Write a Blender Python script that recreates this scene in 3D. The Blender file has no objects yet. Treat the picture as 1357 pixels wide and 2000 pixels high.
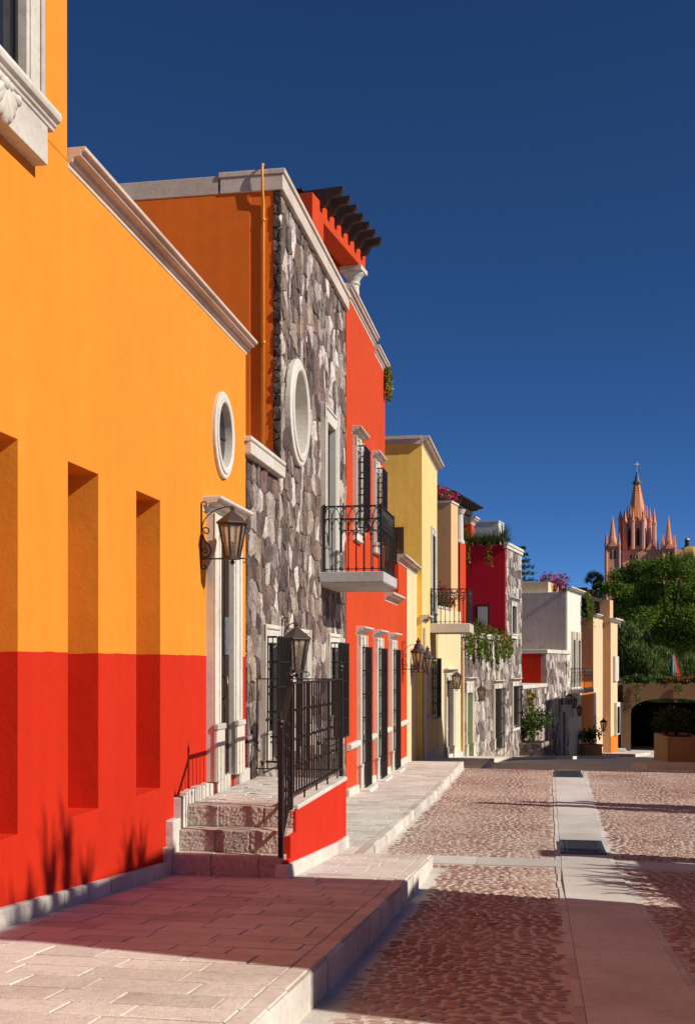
import bpy, bmesh, math, random
from mathutils import Vector, Matrix
PI = math.pi
R = random.Random(7)
SC = bpy.context.scene
COL = SC.collection
# ------------------------------------------------------------------ camera model
F = 2190.0
CX, HY = 678.5, 1295.0
TH = math.atan((1055 - CX) / F)
cT, sT = math.cos(TH), math.sin(TH)

def ray(px, py):
    u = px - CX
    return Vector((u * cT - F * sT, u * sT + F * cT, HY - py))

def on_x(px, py, X):
    d = ray(px, py); t = X / d.x
    return d * t

def on_y(px, py, Y):
    d = ray(px, py); t = Y / d.y
    return d * t

# ------------------------------------------------------------------ ground profile
ROAD = [(-40, .2), (-12, -.6), (0, -1.48), (6.5, -2.02), (11.4, -2.41), (13.0, -2.495), (14.6, -2.54), (23, -2.80),
        (31, -2.94), (36, -3.3), (44, -3.78), (57, -4.8), (69, -5.78), (87, -6.9), (96, -7.0), (130, -7.1)]
PAVE = [(-40, .5), (-12, -.3), (0, -1.258), (7.4, -1.862), (10.7, -2.135), (13.8, -2.37), (14.6, -2.40), (23.2, -2.68),
        (32, -2.80)]

def lerp_tab(tab, y):
    if y <= tab[0][0]: return tab[0][1]
    for (a, za), (b, zb) in zip(tab, tab[1:]):
        if y <= b: return za + (zb - za) * (y - a) / (b - a)
    return tab[-1][1]
zr = lambda y: lerp_tab(ROAD, y)
zp = lambda y: lerp_tab(PAVE, y)

# ------------------------------------------------------------------ tagging
def tag(o, label=None, cat=None, group=None, kind=None):
    if label: o['label'] = label
    if cat: o['category'] = cat
    if group: o['group'] = group
    if kind: o['kind'] = kind
    return o

def empty(name, loc=(0, 0, 0), rz=0.0, label=None, cat=None, group=None):
    o = bpy.data.objects.new(name, None); COL.objects.link(o)
    o.location = loc; o.rotation_euler = (0, 0, rz); o.empty_display_size = .3
    return tag(o, label, cat, group)

def copy_tree(o, parent=None):
    c = o.copy(); COL.objects.link(c)
    if parent is not None: c.parent = parent
    for ch in list(o.children): copy_tree(ch, c)
    return c

# ------------------------------------------------------------------ materials
MATS = {}
class NT:
    def __init__(s, name):
        s.m = bpy.data.materials.new(name); s.m.use_nodes = True
        s.t = s.m.node_tree; s.n = s.t.nodes; s.b = s.n['Principled BSDF']
        s.tc = s.n.new('ShaderNodeTexCoord')
    def node(s, kind, **kw):
        x = s.n.new(kind)
        for k, v in kw.items():
            if k in x.inputs: x.inputs[k].default_value = v
            else: setattr(x, k, v)
        return x
    def link(s, a, b): s.t.links.new(a, b)
    def noise(s, scale, detail=4, rough=.55, vec=None, dist=0.0):
        x = s.node('ShaderNodeTexNoise'); x.inputs['Scale'].default_value = scale; x.inputs['Detail'].default_value = detail
        x.inputs['Roughness'].default_value = rough; x.inputs['Distortion'].default_value = dist
        s.link(vec or s.tc.outputs['Object'], x.inputs['Vector']); return x
    def ramp(s, fac, stops, interp='LINEAR'):
        r = s.node('ShaderNodeValToRGB'); e = r.color_ramp; e.interpolation = interp
        while len(e.elements) < len(stops): e.elements.new(.5)
        for el, (p, c) in zip(e.elements, stops):
            el.position = p; el.color = (c[0], c[1], c[2], 1) if len(c) == 3 else c
        s.link(fac, r.inputs[0]); return r
    def mix(s, fac, a, b, mode='MIX'):
        x = s.node('ShaderNodeMix', data_type='RGBA', blend_type=mode)
        for v, i in ((fac, 0), (a, 6), (b, 7)):
            if isinstance(v, (int, float)): x.inputs[i].default_value = v
            elif isinstance(v, tuple): x.inputs[i].default_value = (v[0], v[1], v[2], 1)
            else: s.link(v, x.inputs[i])
        return x.outputs[2]
    def bump(s, h, strength=.3, dist=.02, prev=None):
        b = s.node('ShaderNodeBump'); b.inputs['Strength'].default_value = strength; b.inputs['Distance'].default_value = dist
        s.link(h, b.inputs['Height'])
        if prev: s.link(prev.outputs[0], b.inputs['Normal'])
        s.link(b.outputs[0], s.b.inputs['Normal']); return b
    def done(s, color=None, rough=.8, spec=.3, metal=0.0):
        if color is not None:
            if isinstance(color, tuple): s.b.inputs['Base Color'].default_value = (color[0], color[1], color[2], 1)
            else: s.link(color, s.b.inputs['Base Color'])
        s.b.inputs['Roughness'].default_value = rough
        s.b.inputs['Specular IOR Level'].default_value = spec
        s.b.inputs['Metallic'].default_value = metal
        return s.m

def scl(c, k): return tuple(min(1, x * k) for x in c)

def stucco(name, c, c2=None, zsplit=None, mott=.12, bump=.3):
    """painted plaster; c2 below the object height zsplit"""
    t = NT(name)
    n1 = t.noise(.9, 5); n2 = t.noise(5, 4)
    # faint vertical weather streaks that belong to the paint
    mp = t.node('ShaderNodeMapping'); mp.inputs['Scale'].default_value = (5, 5, .35); t.link(t.tc.outputs['Object'], mp.inputs[0])
    n4 = t.noise(1.0, 4, vec=mp.outputs[0])
    def var(c):
        r = t.ramp(n1.outputs[0], [(.3, scl(c, 1 - mott)), (.7, scl(c, 1 + mott * .6))])
        r2 = t.ramp(n2.outputs[0], [(.3, scl(c, 1 - mott * .8)), (.7, scl(c, 1 + mott * .5))])
        a = t.mix(.5, r.outputs[0], r2.outputs[0])
        r3 = t.ramp(n4.outputs[0], [(.35, scl((1, 1, 1), 1 - mott * .7)), (.65, (1, 1, 1))])
        return t.mix(.8, a, r3.outputs[0], 'MULTIPLY')
    col = var(c)
    if c2:
        sep = t.node('ShaderNodeSeparateXYZ'); t.link(t.tc.outputs['Object'], sep.inputs[0])
        nw = t.noise(3.5, 2)
        ad = t.node('ShaderNodeMath', operation='MULTIPLY_ADD'); t.link(nw.outputs[0], ad.inputs[0]); ad.inputs[1].default_value = .022
        t.link(sep.outputs[2], ad.inputs[2])
        gt = t.node('ShaderNodeMath', operation='GREATER_THAN'); t.link(ad.outputs[0], gt.inputs[0]); gt.inputs[1].default_value = zsplit + .011
        col = t.mix(gt.outputs[0], var(c2), col)
    nb = t.noise(38, 6, .65); nc = t.noise(4.5, 3)
    b0 = t.bump(nc.outputs[0], bump * .5, .03)
    t.bump(nb.outputs[0], bump, .006, b0)
    return t.done(col, .85, .25)

def limestone(name, c, pit=.35, joints=False, mott=.18):
    t = NT(name)
    n1 = t.noise(2.2, 5); n2 = t.noise(16, 5, .7); n3 = t.noise(70, 3, .7)
    a = t.ramp(n1.outputs[0], [(.3, scl(c, 1 - mott)), (.55, c), (.75, scl(c, 1 + mott * .5))])
    b = t.ramp(n2.outputs[0], [(.34, scl(c, .62)), (.46, scl(c, .95)), (.7, scl(c, 1.08))])
    n5 = t.noise(.7, 6, .65); sm = t.ramp(n5.outputs[0], [(.38, (.78, .75, .72)), (.55, (1, 1, 1))])
    col = t.mix(.45, a.outputs[0], b.outputs[0]); col = t.mix(.7, col, sm.outputs[0], 'MULTIPLY')
    gi = t.node('ShaderNodeNewGeometry')
    rp = t.ramp(gi.outputs['Random Per Island'], [(0, (.76, .74, .73)), (.3, (.92, .90, .88)), (.7, (1, 1, 1)), (1, (1.0, .97, .92))])
    col = t.mix(1.0, col, rp.outputs[0], 'MULTIPLY')
    pr = t.ramp(n3.outputs[0], [(.36, (0, 0, 0)), (.5, (1, 1, 1))])
    b0 = t.bump(pr.outputs[0], pit, .006)
    t.bump(n2.outputs[0], pit, .015, b0)
    return t.done(col, .88, .2)

def rubble_mat(name, stops, spread=.3):
    t = NT(name)
    gi = t.node('ShaderNodeNewGeometry')
    base = t.ramp(gi.outputs['Random Per Island'], stops, 'CONSTANT')
    n1 = t.noise(5, 5); n2 = t.noise(22, 5, .7); n3 = t.noise(60, 4, .7)
    v = t.ramp(n1.outputs[0], [(.3, (.55, .52, .50)), (.55, (1, 1, 1)), (.75, (1.3, 1.22, 1.15))])
    c = t.mix(.85, base.outputs[0], v.outputs[0], 'MULTIPLY')
    st = t.ramp(n2.outputs[0], [(.34, (.32, .29, .28)), (.50, (1, 1, 1)), (.70, (1.35, 1.3, 1.25))])
    c = t.mix(.8, c, st.outputs[0], 'MULTIPLY')
    b0 = t.bump(n2.outputs[0], .9, .04); t.bump(n3.outputs[0], .5, .01, b0)
    return t.done(c, .9, .15)

def iron(name, c=(.013, .011, .010), rough=.5):
    t = NT(name); n = t.noise(60, 4)
    r = t.ramp(n.outputs[0], [(.3, scl(c, .7)), (.7, scl(c, 1.5))])
    t.bump(n.outputs[0], .2, .003)
    return t.done(r.outputs[0], rough, .45)

def foliage(name, stops, trans=.25):
    t = NT(name); gi = t.node('ShaderNodeNewGeometry')
    r = t.ramp(gi.outputs['Random Per Island'], stops)
    m = t.done(r.outputs[0], .55, .25)
    tr = t.node('ShaderNodeBsdfTranslucent'); t.link(r.outputs[0], tr.inputs[0])
    ms = t.node('ShaderNodeMixShader'); ms.inputs[0].default_value = trans
    out = t.n['Material Output']; t.link(t.b.outputs[0], ms.inputs[1]); t.link(tr.outputs[0], ms.inputs[2]); t.link(ms.outputs[0], out.inputs[0])
    return m

def wood(name, c):
    t = NT(name); mp = t.node('ShaderNodeMapping'); mp.inputs['Scale'].default_value = (12, 12, 1.2); t.link(t.tc.outputs['Object'], mp.inputs[0])
    n = t.noise(3, 5, vec=mp.outputs[0])
    r = t.ramp(n.outputs[0], [(.3, scl(c, .6)), (.7, scl(c, 1.4))]); t.bump(n.outputs[0], .3, .006)
    return t.done(r.outputs[0], .55, .35)

def plain(name, c, rough=.6, spec=.3, metal=0.0):
    t = NT(name); n = t.noise(9, 4)
    r = t.ramp(n.outputs[0], [(.3, scl(c, .86)), (.7, scl(c, 1.1))])
    return t.done(r.outputs[0], rough, spec, metal)

# ------------------------------------------------------------------ mesh collector
class MB:
    def __init__(s): s.v = []; s.f = []; s.mi = []; s.cur = 0
    def add(s, vs, fs):
        o = len(s.v); s.v.extend([tuple(v) for v in vs])
        for f in fs: s.f.append(tuple(i + o for i in f)); s.mi.append(s.cur)
    def box(s, x0, x1, y0, y1, z0, z1):
        if x0 > x1: x0, x1 = x1, x0
        if y0 > y1: y0, y1 = y1, y0
        if z0 > z1: z0, z1 = z1, z0
        s.add([(x0, y0, z0), (x1, y0, z0), (x1, y1, z0), (x0, y1, z0), (x0, y0, z1), (x1, y0, z1), (x1, y1, z1), (x0, y1, z1)],
              [(0, 3, 2, 1), (4, 5, 6, 7), (0, 1, 5, 4), (1, 2, 6, 5), (2, 3, 7, 6), (3, 0, 4, 7)])
        return s
    def hexa(s, b, t):
        """bottom quad b, top quad t, both counter-clockwise from above"""
        s.add(list(b) + list(t), [(0, 3, 2, 1), (4, 5, 6, 7), (0, 1, 5, 4), (1, 2, 6, 5), (2, 3, 7, 6), (3, 0, 4, 7)]); return s
    def bar(s, a, b, w, h=None):
        a, b = Vector(a), Vector(b); h = h or w; d = (b - a).normalized()
        up = Vector((0, 0, 1)) if abs(d.z) < .95 else Vector((0, 1, 0))
        sd = d.cross(up).normalized(); up = sd.cross(d).normalized()
        q = [(-1, -1), (1, -1), (1, 1), (-1, 1)]
        s.add([a + sd * i * w / 2 + up * j * h / 2 for i, j in q] + [b + sd * i * w / 2 + up * j * h / 2 for i, j in q],
              [(3, 2, 1, 0), (4, 5, 6, 7), (0, 1, 5, 4), (1, 2, 6, 5), (2, 3, 7, 6), (3, 0, 4, 7)]); return s
    def tube(s, pts, r, n=6, closed=False):
        P = [Vector(p) for p in pts]; rs = r if isinstance(r, (list, tuple)) else [r] * len(P)
        rings = []; prev = None
        for i, p in enumerate(P):
            d = (P[min(i + 1, len(P) - 1)] - P[max(i - 1, 0)])
            if d.length < 1e-9: d = Vector((0, 0, 1))
            d.normalize()
            if prev is None:
                ref = Vector((0, 0, 1)) if abs(d.z) < .9 else Vector((1, 0, 0))
                a = d.cross(ref).normalized()
            else:
                a = prev - d * prev.dot(d)
                a = a.normalized() if a.length > 1e-6 else d.orthogonal().normalized()
            prev = a; b = d.cross(a)
            rings.append([p + (a * math.cos(2 * PI * k / n) + b * math.sin(2 * PI * k / n)) * rs[i] for k in range(n)])
        vs = [v for rg in rings for v in rg]; fs = []
        for i in range(len(P) - 1):
            for k in range(n):
                k2 = (k + 1) % n
                fs.append((i * n + k, i * n + k2, (i + 1) * n + k2, (i + 1) * n + k))
        fs.append(tuple(range(n - 1, -1, -1))); fs.append(tuple((len(P) - 1) * n + k for k in range(n)))
        s.add(vs, fs); return s
    def lathe(s, prof, n=16, c=(0, 0, 0), a0=0.0):
        """prof [(r,z)] bottom to top, closed with caps"""
        vs = []; fs = []
        for r, z in prof:
            for k in range(n):
                a = a0 + 2 * PI * k / n
                vs.append((c[0] + r * math.cos(a), c[1] + r * math.sin(a), c[2] + z))
        for i in range(len(prof) - 1):
            for k in range(n):
                k2 = (k + 1) % n
                fs.append((i * n + k, i * n + k2, (i + 1) * n + k2, (i + 1) * n + k))
        fs.append(tuple(range(n - 1, -1, -1))); fs.append(tuple((len(prof) - 1) * n + k for k in range(n)))
        s.add(vs, fs); return s
    def extrude_y(s, prof, y0, y1, mit0=0.0, mit1=0.0):
        """closed (x,z) profile, counter-clockwise seen from -y, swept along y; mit: mitre shift per x"""
        n = len(prof)
        vs = [(x, y0 - mit0 * x, z) for x, z in prof] + [(x, y1 + mit1 * x, z) for x, z in prof]
        fs = [tuple(range(n)), tuple(range(2 * n - 1, n - 1, -1))]
        for k in range(n):
            k2 = (k + 1) % n; fs.append((k, n + k, n + k2, k2))
        s.add(vs, fs); return s
    def extrude_x(s, prof, x0, x1):
        """closed (y,z) profile swept along x"""
        n = len(prof)
        vs = [(x0, y, z) for y, z in prof] + [(x1, y, z) for y, z in prof]
        fs = [tuple(range(n - 1, -1, -1)), tuple(range(n, 2 * n))]
        for k in range(n):
            k2 = (k + 1) % n; fs.append((k, k2, n + k2, n + k))
        s.add(vs, fs); return s
    def prism(s, poly, z0, z1):
        n = len(poly)
        vs = [(x, y, z0) for x, y in poly] + [(x, y, z1) for x, y in poly]
        fs = [tuple(range(n - 1, -1, -1)), tuple(range(n, 2 * n))]
        for k in range(n):
            k2 = (k + 1) % n; fs.append((k, k2, n + k2, n + k))
        s.add(vs, fs); return s
    def leaf(s, p, d, up, L, W):
        d = Vector(d).normalized(); sd = d.cross(Vector(up))
        sd = sd.normalized() if sd.length > 1e-4 else d.orthogonal().normalized()
        p = Vector(p)
        s.add([p, p + d * L * .45 + sd * W * .5, p + d * L, p + d * L * .45 - sd * W * .5], [(0, 1, 2, 3)]); return s
    def build(s, name, mats, parent=None, smooth=False, bevel=0.0, seg=1, ang=40, fix=True):
        me = bpy.data.meshes.new(name); me.from_pydata(s.v, [], s.f)
        if not isinstance(mats, (list, tuple)): mats = [mats]
        for m in mats: me.materials.append(m)
        if len(mats) > 1: me.polygons.foreach_set('material_index', s.mi)
        if fix and len(s.f) < 60000:
            bm = bmesh.new(); bm.from_mesh(me)
            if bevel or fix: bmesh.ops.recalc_face_normals(bm, faces=bm.faces)
            bm.to_mesh(me); bm.free()
        if smooth:
            me.polygons.foreach_set('use_smooth', [True] * len(me.polygons))
        me.update()
        o = bpy.data.objects.new(name, me); COL.objects.link(o)
        if parent is not None: o.parent = parent
        if bevel:
            b = o.modifiers.new('bevel', 'BEVEL'); b.width = bevel; b.segments = seg; b.limit_method = 'ANGLE'; b.angle_limit = math.radians(ang)
            b.harden_normals = False
        return o

def rnd_dir(rg=R):
    z = rg.uniform(-1, 1); a = rg.uniform(0, 2 * PI); q = math.sqrt(1 - z * z)
    return Vector((q * math.cos(a), q * math.sin(a), z))

def cut(o, cutter):
    """boolean difference, baked into the mesh"""
    c = cutter.build('cutter', o.data.materials[0])
    m = o.modifiers.new('cut', 'BOOLEAN'); m.operation = 'DIFFERENCE'; m.solver = 'EXACT'; m.object = c
    par = o.parent; o.parent = None
    bpy.context.view_layer.update()
    ev = o.evaluated_get(bpy.context.evaluated_depsgraph_get())
    me = bpy.data.meshes.new_from_object(ev)
    o.modifiers.remove(m); o.data = me; o.parent = par
    bpy.data.objects.remove(c)

# ------------------------------------------------------------------ wall with openings
def wall_box(mb, x0, x1, y0, y1, z0, z1, ops=()):
    """solid box whose +x face carries rectangular recesses (ya,yb,za,zb,depth)"""
    ys = sorted({y0, y1, *[o[0] for o in ops], *[o[1] for o in ops]}); zs = sorted({z0, z1, *[o[2] for o in ops], *[o[3] for o in ops]})
    vid = {}; vs = []; fs = []
    def V(x, y, z):
        k = (round(x, 5), round(y, 5), round(z, 5))
        if k not in vid: vid[k] = len(vs); vs.append((x, y, z))
        return vid[k]
    def hole(ya, yb, za, zb):
        ym, zm = (ya + yb) / 2, (za + zb) / 2
        for o in ops:
            if o[0] < ym < o[1] and o[2] < zm < o[3]: return o
        return None
    for ya, yb in zip(ys, ys[1:]):
        for za, zb in zip(zs, zs[1:]):
            h = hole(ya, yb, za, zb); x = x1 - (h[4] if h else 0)
            fs.append((V(x, ya, za), V(x, yb, za), V(x, yb, zb), V(x, ya, zb)))
    for o in ops:
        ya, yb, za, zb, d = o; yy = [y for y in ys if ya <= y <= yb]; zz = [z for z in zs if za <= z <= zb]
        for a, b in zip(yy, yy[1:]):
            fs.append((V(x1, a, za), V(x1, b, za), V(x1 - d, b, za), V(x1 - d, a, za)))
            fs.append((V(x1 - d, a, zb), V(x1 - d, b, zb), V(x1, b, zb), V(x1, a, zb)))
        for a, b in zip(zz, zz[1:]):
            fs.append((V(x1 - d, ya, a), V(x1 - d, ya, b), V(x1, ya, b), V(x1, ya, a)))
            fs.append((V(x1, yb, a), V(x1, yb, b), V(x1 - d, yb, b), V(x1 - d, yb, a)))
    # outer sides share the grid vertices of the front
    for a, b in zip(zs, zs[1:]):
        fs.append((V(x0, y0, a), V(x1, y0, a), V(x1, y0, b), V(x0, y0, b)))
        fs.append((V(x1, y1, a), V(x0, y1, a), V(x0, y1, b), V(x1, y1, b)))
    for a, b in zip(ys, ys[1:]):
        fs.append((V(x0, a, z1), V(x1, a, z1), V(x1, b, z1), V(x0, b, z1)))
        fs.append((V(x1, a, z0), V(x0, a, z0), V(x0, b, z0), V(x1, b, z0)))
    for a, b in zip(ys, ys[1:]):
        for c, d in zip(zs, zs[1:]):
            fs.append((V(x0, b, c), V(x0, a, c), V(x0, a, d), V(x0, b, d)))
    mb.add(vs, fs); return mb

# ------------------------------------------------------------------ rubble stones: irregular cells laid on a wall face
def clip(poly, nx, ny, c):
    """keep nx*x+ny*y<=c"""
    out = []
    for (x0, y0), (x1, y1) in zip(poly, poly[1:] + poly[:1]):
        a, b = nx * x0 + ny * y0 - c, nx * x1 + ny * y1 - c
        if a <= 0: out.append((x0, y0))
        if (a < 0 < b) or (b < 0 < a):
            t = a / (a - b); out.append((x0 + (x1 - x0) * t, y0 + (y1 - y0) * t))
    return out

def area(p): return .5 * abs(sum(a[0] * b[1] - b[0] * a[1] for a, b in zip(p, p[1:] + p[:1])))

def rubble(mb, put, u0, u1, z0, z1, cu, cz, holes=(), gap=.005, th=(.015, .06), seed=1, rough=.22, small=0.0):
    """put(u,z,h) -> 3D point at height h above the face"""
    rg = random.Random(seed)
    nu, nz = max(1, int((u1 - u0) / cu)), max(1, int((z1 - z0) / cz))
    pts = {}
    for i in range(-2, nu + 2):
        for j in range(-2, nz + 2):
            pts[i, j] = (u0 + (i + .5 + (j % 2) * .5 - .25 + rg.uniform(-.36, .36)) * (u1 - u0) / nu, z0 + (j + .5 + rg.uniform(-.36, .36)) * (z1 - z0) / nz)
    for i in range(-1, nu + 1):
        for j in range(-1, nz + 1):
            p = pts[i, j]; poly = [(p[0] - 2 * cu, p[1] - 2 * cz), (p[0] + 2 * cu, p[1] - 2 * cz), (p[0] + 2 * cu, p[1] + 2 * cz), (p[0] - 2 * cu, p[1] + 2 * cz)]
            for di in (-2, -1, 0, 1, 2):
                for dj in (-2, -1, 0, 1, 2):
                    q = pts.get((i + di, j + dj))
                    if q is None or (di == 0 and dj == 0): continue
                    nx, ny = q[0] - p[0], q[1] - p[1]
                    c = (q[0] ** 2 + q[1] ** 2 - p[0] ** 2 - p[1] ** 2) / 2
                    poly = clip(poly, nx, ny, c)
                    if len(poly) < 3: break
                if len(poly) < 3: break
            pieces = [poly]
            for nx, ny, c in ((1, 0, u1), (-1, 0, -u0), (0, 1, z1), (0, -1, -z0)):
                pieces = [clip(q, nx, ny, c) for q in pieces if len(q) >= 3]
            for (ha, hb, hc, hd) in holes:
                nxt = []
                for q in pieces:
                    if len(q) < 3: continue
                    a = clip(q, 1, 0, ha); nxt.append(a)
                    m = clip(q, -1, 0, -ha); b = clip(m, -1, 0, -hb) if len(m) >= 3 else []
                    nxt.append(b); m = clip(m, 1, 0, hb) if len(m) >= 3 else []
                    if len(m) >= 3: nxt.append(clip(m, 0, 1, hc)); nxt.append(clip(m, 0, -1, -hd))
                pieces = nxt
            for q in pieces:
                if len(q) < 3 or area(q) < .0025: continue
                cxm = sum(a[0] for a in q) / len(q); czm = sum(a[1] for a in q) / len(q)
                pp = []
                for a, b in zip(q, q[1:] + q[:1]):
                    L = math.hypot(b[0] - a[0], b[1] - a[1])
                    if L < .02: continue
                    pp.append(a)
                    if L > .12:
                        for tt in ((.33, .66) if L > .25 else (.5,)):
                            k = L * rough * rg.uniform(-.35, .35)
                            pp.append((a[0] + (b[0] - a[0]) * tt - (b[1] - a[1]) / L * k * .5, a[1] + (b[1] - a[1]) * tt + (b[0] - a[0]) / L * k * .5))
                if len(pp) < 3: continue
                h = rg.uniform(*th); rad = math.sqrt(area(q)) / 2 + .01
                k0 = 1 - gap / rad; k1 = max(.3, k0 - .055)
                tu, tz = rg.uniform(-.10, .10), rg.uniform(-.10, .10)
                n = len(pp); vs = []; hh = lambda a: max(.006, h + tu * (a[0] - cxm) + tz * (a[1] - czm))
                sh = lambda a, k: (min(max(cxm + (a[0] - cxm) * k, u0), u1), min(max(czm + (a[1] - czm) * k, z0), z1))
                for a in pp: w = sh(a, k0); vs.append(put(w[0], w[1], -.012))
                for a in pp: w = sh(a, k0); vs.append(put(w[0], w[1], hh(w) * .62))
                for a in pp: w = sh(a, k1); vs.append(put(w[0], w[1], hh(w) + rg.uniform(-.006, .006)))
                vs.append(put(cxm, czm, h + rg.uniform(.0, .012)))
                fs = []
                for k in range(n):
                    k2 = (k + 1) % n
                    fs.append((k, k2, n + k2, n + k)); fs.append((n + k, n + k2, 2 * n + k2, 2 * n + k)); fs.append((2 * n + k, 2 * n + k2, 3 * n))
                mb.add(vs, fs)
    return mb
# ------------------------------------------------------------------ material instances
ORANGE = (.78, .275, .024); RED = (.60, .022, .003)
M = dict(
    orange=None,
    cantera=limestone('pale_cantera', (.72, .67, .59)),
    trim=limestone('trim_stone', (.72, .67, .58), pit=.15, mott=.10),
    pinktrim=limestone('pink_stone', (.64, .53, .45), pit=.2),
    paving=limestone('paving_stone', (.78, .735, .655), pit=.6, mott=.16),
    riser=limestone('split_stone', (.66, .56, .47), pit=1.0, mott=.22),
    concrete=limestone('smooth_concrete', (.69, .665, .61), pit=.1, mott=.08),
    grey=limestone('grey_concrete', (.55, .52, .49), pit=.1, mott=.10),
    mortar=limestone('mortar', (.40, .34, .30), pit=.9, mott=.45),
    joint=limestone('joint_sand', (.56, .49, .42), pit=.5, mott=.2),
    roadjoint=limestone('road_mortar', (.74, .67, .59), pit=.5, mott=.2),
    rubble=rubble_mat('rubble_stone', [(0, (.19, .135, .115)), (.10, (.27, .19, .16)), (.20, (.13, .095, .085)), (.30, (.33, .245, .195)),
        (.40, (.20, .145, .13)), (.49, (.42, .35, .305)), (.57, (.27, .175, .145)), (.65, (.46, .36, .27)), (.72, (.31, .265, .24)), (.77, (.50, .42, .36)), (.83, (.19, .125, .11)), (.88, (.66, .56, .49)), (.945, (.80, .72, .64))]),
    rubble_far=rubble_mat('pale_rubble', [(0, (.25, .19, .17)), (.2, (.37, .30, .27)), (.4, (.20, .155, .14)), (.55, (.44, .38, .34)), (.7, (.55, .49, .44)), (.85, (.66, .60, .54))]),
    rubble_shade=rubble_mat('shaded_edge_stone', [(0, (.10, .075, .065)), (.4, (.15, .105, .085)), (.7, (.075, .055, .05)), (.9, (.22, .17, .14))]),  # rubble for edges turned from the sun, shade put into the colour
    iron=iron('wrought_iron'), rust=iron('brown_iron', (.055, .033, .027), .55),
    wood=wood('dark_wood', (.055, .026, .014)), woodmid=wood('brown_wood', (.12, .055, .025)), greenwood=wood('green_wood', (.10, .16, .02)),
    rafter=wood('rafter_wood', (.05, .028, .016)),
    pane=plain('window_glass', (.018, .020, .022), .08, .6),
    red=stucco('red_plaster', RED), scarlet=stucco('scarlet_plaster', (.62, .060, .010)),
    yellow=stucco('yellow_plaster', (.84, .62, .25)), yellowshade=stucco('yellow_plaster_shade', (.95, .57, .11), mott=.16), cream=stucco('cream_plaster', (.84, .65, .37)),
    tan=stucco('tan_plaster', (.80, .48, .235)), crimson=stucco('crimson_plaster', (.66, .010, .030)),
    white=stucco('white_plaster', (.84, .78, .64)), mauve=stucco('mauve_grey_plaster', (.58, .44, .37), mott=.2),
    peach=stucco('peach_plaster', (.80, .56, .34)), orange2=stucco('orange_plaster', (.80, .21, .022)),
    orangeside=stucco('burnt_orange_plaster', (.82, .165, .014)),
    planterwall=stucco('tan_brown_plaster', (.40, .235, .115), mott=.2),
    peachshade=stucco('peach_plaster_shade', (.56, .32, .18), mott=.15),
    roofgrey=stucco('pale_grey_plaster', (.66, .60, .54), mott=.15),
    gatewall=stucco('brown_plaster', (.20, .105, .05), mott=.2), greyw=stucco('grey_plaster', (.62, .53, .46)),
    pipe=plain('orange_pipe_paint', (.80, .30, .015), .4, .5),
    clay=plain('clay', (.50, .24, .11), .7), whitepaint=plain('white_paint', (.8, .78, .74), .5), brass=plain('old_brass', (.20, .13, .05), .35, .5, .8), doorwood=wood('dark_door_wood', (.03, .012, .007)), blackwood=plain('arch_dark_wood', (.010, .008, .007), .95, .03), gold=plain('gilded', (.7, .5, .12), .4, .5, .6),
    leaf_green=foliage('leaf_green', [(0, (.030, .065, .010)), (.5, (.060, .115, .016)), (1, (.11, .17, .025))]),
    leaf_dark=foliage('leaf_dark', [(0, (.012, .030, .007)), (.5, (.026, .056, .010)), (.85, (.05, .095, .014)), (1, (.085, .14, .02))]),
    leaf_tree=foliage('tree_leaves', [(0, (.05, .088, .01)), (.4, (.098, .165, .016)), (.75, (.16, .24, .023)), (1, (.24, .30, .034))], .42),
    leaf_willow=foliage('willow_leaves', [(0, (.06, .095, .018)), (.5, (.105, .155, .03)), (1, (.17, .21, .05))], .4),
    leaf_blue=foliage('palm_leaves', [(0, (.02, .035, .03)), (1, (.045, .07, .055))]),
    leaf_vine=foliage('vine_leaves', [(0, (.08, .12, .012)), (.35, (.17, .20, .018)), (.7, (.28, .26, .022)), (1, (.40, .26, .03))], .3),
    leaf_vine2=foliage('green_vine_leaves', [(0, (.06, .11, .012)), (.5, (.13, .18, .022)), (1, (.25, .27, .035))], .3),
    grassy=foliage('grass_blades', [(0, (.05, .085, .02)), (.6, (.10, .14, .03)), (1, (.20, .21, .06))]),
    magenta=foliage('magenta_bracts', [(0, (.40, .012, .16)), (.5, (.55, .02, .12)), (1, (.62, .05, .10))], .3),
    redflower=foliage('red_petals', [(0, (.62, .03, .012)), (.6, (.70, .09, .015)), (1, (.72, .18, .03))]),
    bark=plain('bark', (.07, .05, .035), .9, .1), earth=plain('dark_earth', (.10, .085, .05), .95, .1), darkgrey=plain('dark_grey_iron', (.14, .14, .145), .6), soil=plain('soil', (.05, .035, .025), .95, .1),
)
M['wallA'] = stucco('orange_red_plaster', ORANGE, RED, zsplit=2.085, mott=.11, bump=.4)   # object base at z=-2

def glassmat():
    t = NT('seeded_glass'); n = t.noise(30, 4, .6)
    t.bump(n.outputs[0], .5, .01); m = t.done((.80, .70, .58), .2, .5)
    t.b.inputs['Transmission Weight'].default_value = .9; t.b.inputs['IOR'].default_value = 1.2
    return m
M['lampglass'] = glassmat()

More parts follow.
